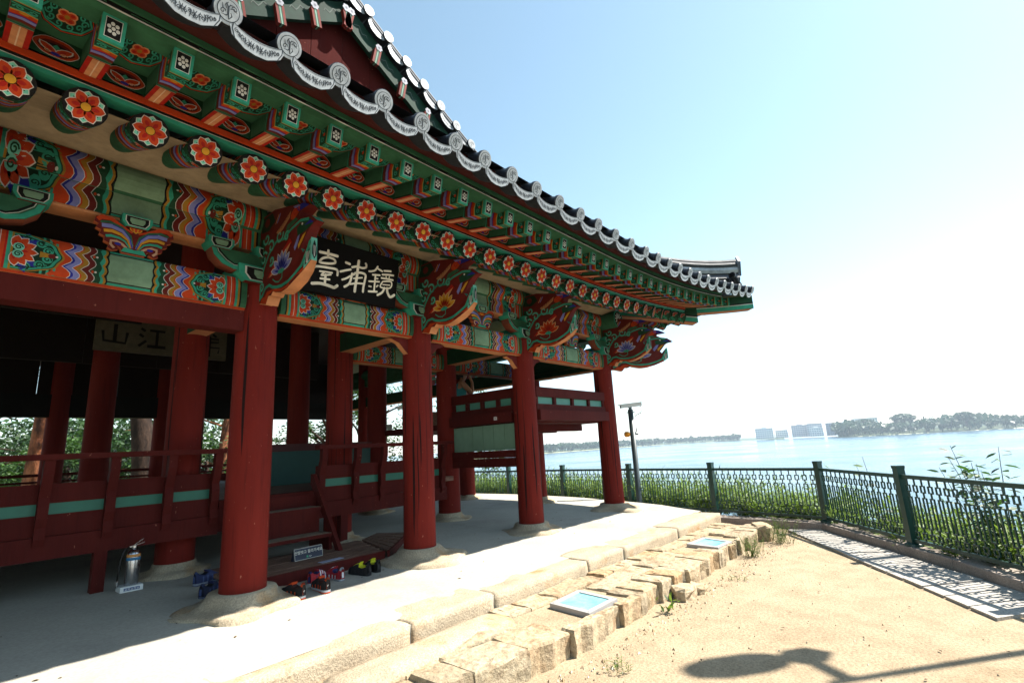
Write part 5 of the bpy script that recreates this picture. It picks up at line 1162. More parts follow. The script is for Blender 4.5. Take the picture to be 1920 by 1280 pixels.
sapling((7.0, -.75, -.6), [(6.75, -.62, .56), (6.55, -.72, .45), (6.9, -.45, .40), (7.0, -.6, .35), (6.65, -.5, .3)], 'leafy shrub behind the fence at the right edge of the picture', 44, 14, .13)
def weed(p, label, n=26, h=.2, seed=0, broad=False, spread=.11):
    mb = MB(); rng = random.Random(seed); p = Vector(p)
    for _ in range(n):
        az = rng.uniform(0, 2*PI); el = rng.uniform(.4, 1.4); q = p+Vector((rng.gauss(0, spread*.4), rng.gauss(0, spread*.4), 0))
        if broad: leaf_poly(mb, q+Vector((0, 0, rng.uniform(0, h*.6))), Vector((math.cos(az)*math.cos(el), math.sin(az)*math.cos(el), math.sin(el)*.6)), rng.uniform(.05, .1), .03, rng.random(), rng.uniform(-.5, .5))
        else:
            tip = q+Vector((math.cos(az)*.4*h, math.sin(az)*.4*h, h*rng.uniform(.5, 1.1))); mb.tube([q, q.lerp(tip, .5)+Vector((0, 0, .02)), tip], [.0022, .0018, .001], 4, (.6,)*3)
            for k in range(7): b = q.lerp(tip, .15+.13*k); az2 = rng.uniform(0, 6); leafblade(mb, b, Vector((math.cos(az2), math.sin(az2), rng.uniform(0, .8))), rng.uniform(.025, .05), .007, rng.random())
    o = mb.obj('weed', M_REED, None, None); tag(o, label, 'weed', 'weeds along the ledge'); return o
weed((4.62, 2.16, -.29), 'broad-leaved green weed growing at the foot of the ledge stones', 16, .16, 2, True)
weed((7.15, 2.13, -.29), 'bushy tall weed at the foot of the ledge beside the farther floor light', 46, .26, 5)
weed((8.15, 2.05, -.29), 'bushy seeding weed at the very end of the ledge by the kerb', 56, .34, 6, False, .2)
weed((3.30, 1.95, -.29), 'spiky little grass tuft alone on the sand near the ledge', 9, .07, 8)
weed((5.9, 1.97, -.29), 'small sprawling grass tuft on the sand midway along the ledge', 8, .05, 9)
# ------------------------------------------------------------------ shoes
def shoe(loc, rotz, label, grp, upper, accent, sole1, sole2, tongue, inside, stripe=None, L=.285, mark=None):
    o = empty('shoe', loc); o.rotation_euler = (0, 0, rotz); tag(o, label, 'shoe', grp)
    # heel at y=0, toe at y=L ; half widths and heights along the length
    T = [0, .06, .16, .3, .45, .6, .75, .88, .96, 1]; Wd = [.022, .034, .039, .037, .036, .041, .047, .043, .03, .012]; Hh = [.092, .108, .10, .085, .10, .092, .068, .054, .044, .028]
    def sec(t): return float(np.interp(t, T, Wd)), float(np.interp(t, T, Hh))
    ts = [i/18 for i in range(19)]
    mb = MB(); n = 12; vs = []
    for z in (0, .012, .024, .030):
        k = (.95, 1.0, 1.04, 1.0)[(0, .012, .024, .030).index(z)]
        for t in ts: w_, _ = sec(t); vs.append((w_*k, t*L, z))
        for t in ts[::-1]: w_, _ = sec(t); vs.append((-w_*k, t*L, z))
    m = len(ts)*2
    fs = [(i*m+j, i*m+(j+1) % m, (i+1)*m+(j+1) % m, (i+1)*m+j) for i in range(3) for j in range(m)]+[tuple(range(m-1, -1, -1)), tuple(3*m+j for j in range(m))]
    mb.add(vs, fs, [sole2]*m+[sole1]*m+[sole1]*m+[sole2, sole1]); so = link('sole', mb.mesh('sole', M_CLOTH, True), o)
    mb = MB(); vs = []; na = 13
    for t in ts:
        w_, h_ = sec(t); op = .10 < t < .44                 # foot opening
        for j in range(na):
            a = PI*j/(na-1); x = w_*math.copysign(abs(math.cos(a))**.6, math.cos(a)); z = .028+h_*abs(math.sin(a))**.7
            if op and .3 < j/(na-1) < .7: z = .028+h_*.45; x *= .85
            vs.append((x, t*L, z))
    fs, cc = [], []
    for i in range(len(ts)-1):
        for j in range(na-1):
            fs.append((i*na+j, i*na+j+1, (i+1)*na+j+1, (i+1)*na+j)); t = ts[i]; q = j/(na-1)
            c = upper
            if .10 < t < .42 and .24 < q < .76: c = inside
            elif t < .12 and .3 < q < .7: c = accent
            elif (q < .16 or q > .84) and (i % 3 == 1) and t > .2: c = accent
            elif stripe and .35 < t < .75 and i % 2 == 0: c = stripe
            elif t > .88: c = accent
            elif .42 <= t < .72 and .38 < q < .62: c = tongue
            cc.append(c)
    fs.append(tuple(range(na))); cc.append(upper); mb.add(vs, fs, cc); link('upper', mb.mesh('upper', M_CLOTH, True), o)
    mb = MB(); mb.prism([(-.022, .0), (.022, 0), (.026, .03), (.018, .042), (-.018, .042), (-.026, .03)], lambda u, v, t: (u, L*.45+t-.5*v, .105+v*.75), 0, .008, tongue, tongue); link('tongue', mb.mesh('tongue', M_CLOTH), o)
    mb = MB()
    for k in range(4): mb.bar((-.022, L*(.50+.06*k), .128-.010*k), (.022, L*(.52+.06*k), .128-.010*k), .006, .004, accent)
    link('laces', mb.mesh('laces', M_CLOTH), o)
    mb = MB()   # heel tab
    mb.prism([(-.012, 0), (.012, 0), (.010, .05), (-.010, .05)], lambda u, v, t: (u, -.002+t+.10*v, .04+v), -.004, .002, mark or accent, accent); link('heel_tab', mb.mesh('heel_tab', M_CLOTH), o)
    if mark:
        mb = MB(); P = Paint()
        for k in range(3): P.rib([(-.010+.004*k, .0), (-.010+.004*k, .006), (-.004+.002*k, .012), (.006, .012)], .0022, WHITE, 1)
        P.apply(mb, lambda u, v: (Vector((u, -.006, .062+v)), Vector((0, -1, 0))), .0008); link('emblem', mb.mesh('emblem', M_CLOTH), o)
    return o
fz = floor_z(4.5)
OR_, BK_ = hx('e2521f'), hx('1b1a1c'); RD_, WH_, NV_ = hx('a8202a'), hx('d8d8da'), hx('232a5c'); YL_ = hx('d8d827')
shoe((2.385, 4.49, fz), R_(12), 'left shoe of the black and orange sneaker pair nearest the camera', 'shoes at the deck', BK_, OR_, hx('b8bcc0'), OR_, OR_, hx('3a1d16'), None, .285, BK_)
shoe((2.60, 4.47, fz), R_(-4), 'right shoe of the black and orange sneaker pair nearest the camera', 'shoes at the deck', BK_, OR_, hx('b8bcc0'), OR_, OR_, hx('3a1d16'), None, .285, BK_)
shoe((2.63, 4.86, fz), R_(-66), 'red sneaker with white stripes lying at an angle behind the orange pair', 'shoes at the deck', RD_, NV_, WH_, NV_, RD_, NV_, WH_, .27)
shoe((2.90, 4.72, fz), R_(6), 'red and white sneaker with navy heel standing right of the orange pair', 'shoes at the deck', RD_, WH_, hx('9a9a9e'), NV_, RD_, NV_, None, .27)
shoe((3.17, 4.66, fz), R_(14), 'left black shoe of the pair with yellow lining', 'shoes at the deck', BK_, hx('2a2a2c'), hx('151516'), BK_, YL_, YL_, None, .275)
shoe((3.295, 4.69, fz), R_(-6), 'right black shoe of the pair with yellow lining', 'shoes at the deck', BK_, hx('2a2a2c'), hx('151516'), BK_, YL_, YL_, None, .275)
f2 = floor_z(5.6)
shoe((1.93, 5.72, f2), R_(-75), 'dark blue shoe half hidden behind the nearest column, farther of two', 'blue shoes by the column', hx('27315a'), hx('4a5a8a'), hx('8a90a0'), NV_, NV_, BK_, None, .27)
shoe((1.83, 5.25, f2-.03), R_(-60), 'dark blue shoe half hidden behind the nearest column, nearer of two', 'blue shoes by the column', hx('1f2745'), hx('3a4a7a'), hx('50566a'), BK_, NV_, BK_, None, .27)

# ------------------------------------------------------------------ fire extinguisher on its stand
EX, EY = 1.51, 6.10; ez0 = floor_z(EY)
ES = empty('extinguisher_stand', (EX, EY, ez0)); tag(ES, 'small white stand with a blue lettered strip under the fire extinguisher', 'stand'); ES.scale = (.88,)*3
mb = MB(); mb.box(-.10, .10, -.09, .09, 0, .055, WHITE); link('base', mb.mesh('base', M_WHITE), ES)
mb = MB(); mb.box(-.07, .07, -.0925, -.0905, .015, .042, hx('2b4a80')); P = Paint()
rg = random.Random(2)
for k in range(5):
    u0 = -.060+.026*k; P.rect(u0, u0+.003, .019, .038, WHITE, 1); P.rect(u0+.014, u0+.017, .019, .038, WHITE, 1); P.rect(u0, u0+.017, .027, .030, WHITE, 1); P.rect(u0+.004, u0+.013, .035 if k % 2 else .020, .038 if k % 2 else .023, WHITE, 1)
P.apply(mb, lambda u, v: (Vector((u, -.0925, v)), Vector((0, -1, 0))), .0006); link('label', mb.mesh('label', M_PLAIN), ES)
FE = empty('fire_extinguisher', (EX+.01, EY, ez0+.0485)); FE.scale = (.86,)*3; tag(FE, 'silver fire extinguisher with blue band and black hose standing by the floor beam', 'fire extinguisher')
mb = MB(); mb.lathe([(.062, 0), (.065, .01), (.065, .30), (.058, .335), (.035, .36), (.02, .37)], 24); link('body', mb.mesh('body', M_STEEL, True), FE)
mb = MB(); mb.lathe([(.0657, .255), (.0657, .285)], 24, hx('2c6f9a'), cap=False); mb.lathe([(.0657, .288), (.0657, .318)], 24, hx('c88a4a'), cap=False); link('label_band', mb.mesh('label_band', M_PLAIN, True), FE)
mb = MB(); mb.lathe([(.02, .37), (.022, .38), (.022, .405), (.012, .41)], 12); mb.bar((-.045, 0, .395), (.0, 0, .40), .014, .012, (.5,)*3); link('valve', mb.mesh('valve', M_STEEL), FE)
mb = MB(); mb.bar((0, 0, .405), (.09, 0, .425), .022, .005, (.5,)*3); link('carry_handle', mb.mesh('carry_handle', M_STEEL), FE)
mb = MB(); mb.bar((-.005, 0, .41), (.075, 0, .465), .02, .005, (.5,)*3); link('lever', mb.mesh('lever', M_STEEL), FE)
mb = MB(); mb.tube([(-.045, 0, .395), (-.09, -.01, .37), (-.115, -.01, .28), (-.125, -.01, .16), (-.13, -.012, .06)], .009, 8, BLACK); link('hose', mb.mesh('hose', M_PLAIN, True), FE)
mb = MB(); mb.lathe([(.009, -.005), (.013, .01), (.013, .06), (.009, .065)], 10, (.6,)*3, (-.13, -.012)); link('nozzle', mb.mesh('nozzle', M_STEEL), FE)

# ------------------------------------------------------------------ notices on the deck
SG = empty('deck_sign', (2.95, 5.46, .178)); tag(SG, 'small dark blue sign with Korean lettering propped on the deck', 'sign'); SG.rotation_euler = (0, 0, R_(4)); SG.scale = (.84, .84, .84)
mb = MB(); mb.prism([(0, 0), (.09, 0), (.045, .145), (.035, .145)], lambda u, v, t: (t, u, v), -.20, .20, hx('20263a'), hx('20263a')); link('board', mb.mesh('board', M_PLAIN), SG)
def sfn(u, v): return Vector((u, v*.035/.145, v)), Vector((0, -.972, .235))
P = Paint(); 
for a, b in (((-.195, .006), (.195, .006)), ((.195, .006), (.195, .139)), ((.195, .139), (-.195, .139)), ((-.195, .139), (-.195, .006))): P.rib([a, b], .005, hx('c8c0b0'), 1)
P.rect(-.035, -.01, .022, .044, hx('2f9a6a'), 1); P.rib([(.0, .03), (.012, .036), (.02, .028), (.035, .036)], .005, WHITE, 1)
mb = MB(); P.apply(mb, sfn, .0008); link('border', mb.mesh('border', M_PLAIN), SG)
def korean(text, size, parent, mw, col, name='lettering'):
    cu = bpy.data.curves.new(name, 'FONT'); cu.body = text; cu.size = size; cu.align_x = 'CENTER'; cu.align_y = 'CENTER'; cu.extrude = .0004
    t = bpy.data.objects.new('tmp_text', cu); COL.objects.link(t); dg_ = bpy.context.evaluated_depsgraph_get(); me = bpy.data.meshes.new_from_object(t.evaluated_get(dg_))
    bpy.data.objects.remove(t); me.materials.clear(); me.materials.append(col); o = bpy.data.objects.new(name, me); COL.objects.link(o); o.parent = parent; o.matrix_local = mw; return o
nrm_ = Vector((0, -.972, .235)); upv = Vector((0, .235, .972)); mt = Matrix((Vector((1, 0, 0)), upv, nrm_)).transposed().to_4x4(); mt.translation = Vector((0, .09*.035/.145, .09))+nrm_*.0025
korean('신발벗고 올라가세요', .046, SG, mt, M_LETTER)
NT = empty('paper_notice', (3.02, 5.13, .178)); tag(NT, 'pale sheet of paper lying on the front edge of the deck', 'paper'); mb = MB(); mb.box(-.13, .13, -.035, .05, 0, .003, hx('aab0c8')); o = link('sheet', mb.mesh('sheet', M_PLAIN), NT); NT.rotation_euler = (0, 0, R_(5))
mb = MB(); P = Paint()
for k in range(3): P.rect(-.10, .08-.03*k, -.015+.018*k, -.009+.018*k, hx('6a7086'), 1)
P.apply(mb, lambda u, v: (Vector((u, v, .003)), Vector((0, 0, 1))), .0005); link('print', mb.mesh('print', M_PLAIN), NT)

# ------------------------------------------------------------------ security camera poles
def cctv(base, h, yaw, label, siren=True, r=.06):
    o = empty('camera_pole', base); tag(o, label, 'camera pole', 'security cameras'); o.rotation_euler = (0, 0, yaw)
    mb = MB(); mb.lathe([(r*1.25, 0), (r*1.2, .15), (r, .2), (r*.95, h)], 16); link('pole', mb.mesh('pole', M_POLE, True), o)
    mb = MB(); mb.box(-.09, .09, -.012, .012, h-.07, h-.05); mb.box(-.03, .03, -.03, .03, h, h+.05); link('mount', mb.mesh('mount', M_POLE), o)
    mb = MB(); m = Matrix.Translation((.02, 0, h+.09)) @ Matrix.Rotation(R_(-4), 4, 'Y'); mb.obox(m, .23, .055, .035, (.8,)*3); mb.obox(m @ Matrix.Translation((-.02, 0, .042)), .26, .065, .006, (.8,)*3); link('housing', mb.mesh('housing', M_WHITE), o)
    mb = MB(); mb.obox(m @ Matrix.Translation((-.232, 0, -.005)), .004, .04, .025, (.05,)*3); link('lens_window', mb.mesh('lens_window', M_DARK), o)
    mb = MB(); mb.tube([(.22, 0, h+.07), (.27, 0, h+.02), (.22, .0, h-.08), (.10, .0, h-.13), (.13, 0, h-.25), (.10, 0, h-.42), (r, 0, h-.52)], .010, 6, BLACK); link('cable', mb.mesh('cable', M_PLAIN, True), o)
    if siren:
        mb = MB(); m2 = Matrix.Translation((-r-.055, -.02, h-.52)) @ Matrix.Rotation(R_(90), 4, 'Y'); s_ = MB(); s_.lathe([(.035, -.07), (.058, -.05), (.058, 0), (.05, .03), (.03, .05)], 14, hx('d98a1c')); s_.v = [tuple(m2 @ Vector(v)) for v in s_.v]; link('warning_lamp', s_.mesh('warning_lamp', M_PLAIN, True), o)
        mb.box(-.1, .12, -.012, .012, h-.54, h-.51); link('lamp_bracket', mb.mesh('lamp_bracket', M_POLE), o)
    return o
cctv((10.02, 5.10, -.5), 2.40, R_(-48), 'dark pole with white security camera and orange warning lamp beside the corner column')
cctv((9.3, 11.9, -.3), 2.75, R_(150), 'white security camera on a pole seen through the pavilion between two columns', False, .05)
# lamp post standing outside the picture to the right; only its shadow falls into view
LP = empty('lamp_post', (7.27, -2.06, -.3)); tag(LP, 'tall lantern post beyond the right edge, its shadow lying on the sandy yard', 'lamp post')
mb = MB(); mb.lathe([(.11, 0), (.10, .5), (.05, .55), (.034, 5.6)], 14); link('post', mb.mesh('post', M_POLE, True), LP)
mb = MB(); mb.tube([(0, 0, 5.45), (.15, .14, 5.5), (.29, .27, 5.5)], .05, 8); mb.box(.20, .38, .18, .36, 5.38, 5.62); mb.tube([(.29, .27, 5.6), (.29, .27, 5.8)], .05, 8); link('arm', mb.mesh('arm', M_POLE), LP)
mb = MB(); mb.lathe([(.06, 5.74), (.13, 5.84), (.165, 6.0), (.165, 6.32), (.12, 6.5), (.05, 6.56)], 18, WHITE, (.29, .27)); link('lantern', mb.mesh('lantern', M_WHITE, True), LP)

# ------------------------------------------------------------------ person sitting on the raised floor
def skin_body(name, joints, bones, mat, parent, sub=2):
    me = bpy.data.meshes.new(name); keys = list(joints); me.from_pydata([joints[k][0] for k in keys], [(keys.index(a), keys.index(b)) for a, b in bones], []); me.update()
    o = bpy.data.objects.new(name, me); COL.objects.link(o); o.modifiers.new('s', 'SKIN'); sk = me.skin_vertices[0].data
    for i, k in enumerate(keys): r = joints[k][1]; sk[i].radius = (r, r) if not isinstance(r, tuple) else r
    sk[0].use_root = True; s_ = o.modifiers.new('sub', 'SUBSURF'); s_.levels = s_.render_levels = sub
    dg_ = bpy.context.evaluated_depsgraph_get(); m2 = bpy.data.meshes.new_from_object(o.evaluated_get(dg_)); bpy.data.objects.remove(o); m2.materials.clear(); m2.materials.append(mat)
    for p in m2.polygons: p.use_smooth = True
    q = bpy.data.objects.new(name, m2); COL.objects.link(q); q.parent = parent; return q
PE = empty('person', (6.52, 6.80, 1.95)); PE.rotation_euler = (0, 0, R_(-35)); tag(PE, 'person in a sleeveless teal top sitting on the raised floor behind the railing', 'person')
J = {'pel': ((0, 0, .12), .13), 'bel': ((.02, 0, .26), .115), 'che': ((.06, 0, .42), .125), 'nec': ((.09, 0, .56), .05), 'hd0': ((.11, 0, .64), .075), 'hd1': ((.12, 0, .72), .095), 'hd2': ((.12, 0, .80), .07), 'nose': ((.205, 0, .70), .018),
     'shl': ((.06, .16, .50), .06), 'ell': ((.20, .20, .30), .042), 'wrl': ((.36, .12, .22), .03), 'hal': ((.43, .08, .21), .028), 'shr': ((.06, -.16, .50), .06), 'elr': ((.24, -.20, .30), .042), 'wrr': ((.27, -.06, .52), .028), 'har': ((.23, -.05, .60), .028),
     'hil': ((.08, .10, .11), .085), 'knl': ((.48, .20, .16), .065), 'anl': ((.42, -.08, .07), .045), 'tol': ((.40, -.2, .05), .035), 'hir': ((.08, -.10, .11), .085), 'knr': ((.48, -.20, .16), .065), 'anr': ((.38, .08, .06), .045), 'tor': ((.36, .2, .05), .035)}
for i in range(4): a = -.03+.02*i; J['fl%d' % i] = ((.50, .08+a, .20), .009); J['fr%d' % i] = ((.19+.012*i, -.05+a*.5, .70), .009)
J['tl'] = ((.46, .03, .22), .010); J['tr'] = ((.225, -.015, .66), .010)
BN = [('pel', 'bel'), ('bel', 'che'), ('che', 'nec'), ('nec', 'hd0'), ('hd0', 'hd1'), ('hd1', 'hd2'), ('hd1', 'nose'), ('che', 'shl'), ('shl', 'ell'), ('ell', 'wrl'), ('wrl', 'hal'), ('che', 'shr'), ('shr', 'elr'), ('elr', 'wrr'), ('wrr', 'har'), ('pel', 'hil'), ('hil', 'knl'), ('knl', 'anl'), ('anl', 'tol'), ('pel', 'hir'), ('hir', 'knr'), ('knr', 'anr'), ('anr', 'tor'), ('hal', 'tl'), ('har', 'tr')]+[('hal', 'fl%d' % i) for i in range(4)]+[('har', 'fr%d' % i) for i in range(4)]
skin_body('body', J, BN, M_SKIN, PE)
skin_body('top', {'a': ((0, 0, .13), .16), 'b': ((.02, 0, .26), .15), 'c': ((.06, 0, .42), .165), 'd': ((.075, 0, .54), .085), 'e': ((.06, .14, .50), .085), 'f': ((.06, -.14, .50), .085)}, [('a', 'b'), ('b', 'c'), ('c', 'd'), ('c', 'e'), ('c', 'f')], M_SHIRT, PE)
skin_body('hair', {'a': ((.075, 0, .73), .10), 'b': ((.105, 0, .81), .085), 'c': ((.02, 0, .66), .075), 'd': ((.0, 0, .58), .05), 'e': ((.15, 0, .80), .06)}, [('a', 'b'), ('a', 'c'), ('c', 'd'), ('b', 'e')], M_HAIR, PE)
skin_body('trousers', {'p': ((0, 0, .12), .14), 'hl': ((.08, .10, .115), .10), 'kl': ((.47, .20, .165), .08), 'al': ((.43, -.05, .08), .06), 'hr': ((.08, -.10, .115), .10), 'kr': ((.47, -.20, .165), .08), 'ar': ((.39, .05, .07), .06)}, [('p', 'hl'), ('hl', 'kl'), ('kl', 'al'), ('p', 'hr'), ('hr', 'kr'), ('kr', 'ar')], M_HAIR, PE)

# ------------------------------------------------------------------ trees behind the pavilion
def pine(base, H, lean, label, seed, r0=.26, bark=M_BARKP, low=2.0, n_l=15, spread=3.2):
    o = empty('pine_tree', base); tag(o, label, 'pine tree', 'pines behind the pavilion'); rng = random.Random(seed); b = Vector(base); tr = MB()
    pts = [b+Vector((lean[0]*t*t+.18*math.sin(3*t+seed), lean[1]*t*t+.15*math.cos(4*t+seed), H*t)) for t in [i/10 for i in range(11)]]
    pts[0] = b-Vector((0, 0, .3)); tr.tube(pts, [r0*(1.25 if i == 0 else 1-.72*i/10) for i in range(11)], 12, (.5,)*3); tr.obj('trunk', bark, o, Matrix(), True)
    lm = MB(); lf = MB()
    for k in range(n_l):
        t = min(.98, low/H+(1-low/H)*(k/(n_l-1))**.8); i = min(9, int(t*10)); p = pts[i].lerp(pts[i+1], t*10-i); az = k*2.4+rng.uniform(-.5, .5); ln = spread*(1-.45*t)*rng.uniform(.7, 1.1)
        d = Vector((math.cos(az), math.sin(az), rng.uniform(-.12, .28))); e = p+d*ln; mid = p+d*ln*.5+Vector((0, 0, rng.uniform(-.1, .25))); q = [p, mid, e]
        lm.tube([p, p.lerp(mid, .5), mid, mid.lerp(e, .5), e], [r0*.28*(1-.6*t), r0*.22*(1-.6*t), r0*.16*(1-.5*t), .03, .012], 6, (.5,)*3)
        for m in range(13):
            s_ = .3+.7*m/12; c = (p.lerp(mid, s_*2) if s_ < .5 else mid.lerp(e, s_*2-1))+Vector((rng.gauss(0, .32), rng.gauss(0, .32), rng.gauss(.10, .13))); R2 = rng.uniform(.22, .42)
            for f in range(70):
                v = Vector((rng.gauss(0, 1), rng.gauss(0, 1), rng.gauss(.5, .6))).normalized(); st_ = c+Vector((rng.gauss(0, R2*.6), rng.gauss(0, R2*.6), rng.gauss(0, R2*.22)))
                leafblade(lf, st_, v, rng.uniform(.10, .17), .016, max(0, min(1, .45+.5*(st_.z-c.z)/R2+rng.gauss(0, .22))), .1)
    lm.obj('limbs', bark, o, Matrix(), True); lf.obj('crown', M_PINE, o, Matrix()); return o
pine((2.55, 22.4, -.4), 9.5, (.5, .3), 'red-barked pine with a straight sunlit trunk behind the left bay', 1, .34, M_BARKP, 4.6, 12)
pine((5.0, 20.2, -.4), 9.0, (-1.2, .4), 'pine with a dark ivy-clad leaning trunk behind the second opening', 2, .40, M_BARKD, 3.8, 12)
pine((6.9, 25.0, -.8), 7.0, (.4, .2), 'smaller pine with low bright branches right of the dark trunk', 3, .22, M_BARKP, .9, 13, 3.0)
pine((9.2, 24.5, -.8), 7.5, (.3, -.2), 'pine glimpsed just left of the nearest column', 4, .24, M_BARKP, 1.2, 14, 3.0)
pine((.6, 25.5, -.8), 7.5, (.2, .3), 'dark-needled pine at the far left edge behind the railing', 6, .26, M_BARKD, 1.2, 14, 3.4)
def leafy(base, H, R2, label, seed, n=5200, mat=M_LEAF, cz=.62, size=.16, grp='leafy trees behind the pavilion', low=.22):
    o = empty('leafy_tree', base); tag(o, label, 'tree', grp); rng = random.Random(seed); b = Vector(base); tr = MB()
    tr.tube([b-Vector((0, 0, .3)), b+Vector((.1, .05, H*.35)), b+Vector((-.05, .1, H*.75))], [R2*.09, R2*.065, R2*.03], 9, (.5,)*3)
    for k in range(7): a = k*.9+seed; p = b+Vector((0, .05, H*(.3+.06*k))); tr.tube([p, p+Vector((math.cos(a)*R2*.4, math.sin(a)*R2*.4, H*.14)), p+Vector((math.cos(a)*R2*.75, math.sin(a)*R2*.75, H*.2))], [R2*.035, R2*.02, R2*.008], 6, (.5,)*3)
    tr.obj('trunk', M_BARKD, o, Matrix(), True); lf = MB(); cl = []
    for k in range(34):
        a, u = rng.uniform(0, 2*PI), rng.uniform(-1, 1); rr_ = R2*rng.uniform(.45, .95)*math.sqrt(1-u*u*.7); cl.append((b+Vector((math.cos(a)*rr_, math.sin(a)*rr_, H*(low+(1-low)*(.5+.46*u)))), R2*rng.uniform(.18, .34)))
    for _ in range(n):
        c, q = rng.choice(cl); v = Vector((rng.gauss(0, 1), rng.gauss(0, 1), rng.gauss(0, .8))).normalized()*q*rng.uniform(.5, 1.0); p = c+v; az = rng.uniform(0, 2*PI)
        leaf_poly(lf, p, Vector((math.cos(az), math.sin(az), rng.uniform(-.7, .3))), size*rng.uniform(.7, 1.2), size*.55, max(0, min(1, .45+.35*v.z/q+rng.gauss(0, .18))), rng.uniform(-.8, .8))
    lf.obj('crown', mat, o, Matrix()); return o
leafy((11.5, 19.5, -1.2), 6.5, 2.4, 'dense dark leafy tree filling the opening behind the steps', 1, 5200, low=.1)
leafy((14.0, 21.0, -1.5), 7.0, 2.6, 'leafy tree with gaps of sky behind the inner columns', 2, 5000, low=.1)
leafy((17.5, 18.5, -3.0), 7.0, 2.6, 'leafy tree whose top shows over the balcony railing', 3, 5200, low=.1)
leafy((7.8, 22.5, -1.0), 3.2, 2.0, 'low rounded bush behind the railing beneath the pines', 4, 3600, low=.05)
leafy((4.2, 26.5, -1.0), 3.4, 2.4, 'broad green bush seen between the two pine trunks', 5, 3800, low=.05)
leafy((1.6, 27.5, -1.4), 3.6, 2.6, 'green bush at the foot of the red-barked pine', 6, 3800, low=.05)

# ------------------------------------------------------------------ lake and far shore
LW = -13.8
mb = MB(); n = 64; vs = [(0, 0, LW)]; RR = [60, 200, 600, 2000, 9000]
vs = [(r*math.cos(2*PI*j/n), r*math.sin(2*PI*j/n), LW) for r in RR for j in range(n)]
mb.add(vs, [(i*n+j, i*n+(j+1) % n, (i+1)*n+(j+1) % n, (i+1)*n+j) for i in range(len(RR)-1) for j in range(n)]+[tuple(range(n))], (.3,)*3); LK = mb.obj('lake', M_WATER); tag(LK, kind='structure')
def shore(name, pts, depth, hfun, label=None):
    mb = MB(); out = []
    for i, p in enumerate(pts):
        a = Vector((*p, 0)); d = a.normalized(); out.append([a+Vector((0, 0, LW-.5)), a+d*4+Vector((0, 0, LW+1.2)), a+d*depth*.35+Vector((0, 0, LW+hfun(i)*.6)), a+d*depth+Vector((0, 0, LW+hfun(i)))])
    for i in range(len(pts)-1):
        for j in range(3): mb.poly([out[i][j], out[i+1][j], out[i+1][j+1], out[i][j+1]], hx('9a9a70') if j == 0 else hx('4a5a38'))
    o = mb.obj(name, M_PLAIN); tag(o, kind='structure'); return out
def dens(pts, k):
    r = []
    for a, b in zip(pts[:-1], pts[1:]):
        for i in range(k): r.append(L2(a, b, i/k))
    return r+[pts[-1]]
SL = dens([(560, 700), (700, 640), (839, 656), (910, 682), (1275, 713), (1560, 700), (1720, 560), (1560, 400), (1380, 300)], 6)
SR = dens([(1262, 172), (1235, 156), (1215, 140), (1283, 17), (1350, -115), (1400, -260), (1420, -420)], 8)
shore('far_shore', SL, 260, lambda i: 5); shore('wooded_shore', SR, 240, lambda i: 6+7*math.exp(-((i-26)/14)**2))
def far_wood(name, pts, label, hmin, hmax, rows, step, seed, hill=0, dark=.35):
    mb = MB(); rng = random.Random(seed)
    for i, p in enumerate(pts[:-1]):
        a, b = Vector((*p, 0)), Vector((*pts[i+1], 0)); L = (b-a).length
        for r in range(rows):
            for q in range(max(1, int(L/step))):
                c = a.lerp(b, rng.random()); dd = c.normalized(); c = c+dd*(12+r*26+rng.uniform(-8, 8)); g = LW+2+hill*(r/rows)*(.55+.45*math.sin(i*.5+1)); hh = rng.uniform(hmin, hmax)*(1+.25*mnoise.noise(Vector((i*.8, r*2, seed)))); w_ = hh*rng.uniform(.35, .55)
                mb.tube([c+Vector((0, 0, g-2)), c+Vector((0, 0, g+hh*.5))], w_*.07, 4, (.1,)*3, False)
                for m in range(15):
                    u = rng.uniform(-1, 1); az = rng.uniform(0, 2*PI); v = Vector((math.cos(az)*w_*.8*math.sqrt(1-u*u), math.sin(az)*w_*.8*math.sqrt(1-u*u), hh*.32*u)); e = c+Vector((0, 0, g+hh*.62))+v; s_ = w_*rng.uniform(.35, .6); s1 = Vector((rng.gauss(0, 1), rng.gauss(0, 1), rng.gauss(0, 1))).normalized()*s_; s2 = Vector((rng.gauss(0, 1), rng.gauss(0, 1), rng.gauss(0, 1))).normalized()*s_
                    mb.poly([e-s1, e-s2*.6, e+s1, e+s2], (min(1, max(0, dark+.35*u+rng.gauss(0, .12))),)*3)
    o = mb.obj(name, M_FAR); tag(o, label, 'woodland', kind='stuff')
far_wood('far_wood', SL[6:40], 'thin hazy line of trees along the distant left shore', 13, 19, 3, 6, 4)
far_wood('hillside_wood', SR, 'dense dark woodland on the low hill across the lake at right', 15, 24, 6, 7, 5, 15, .25)
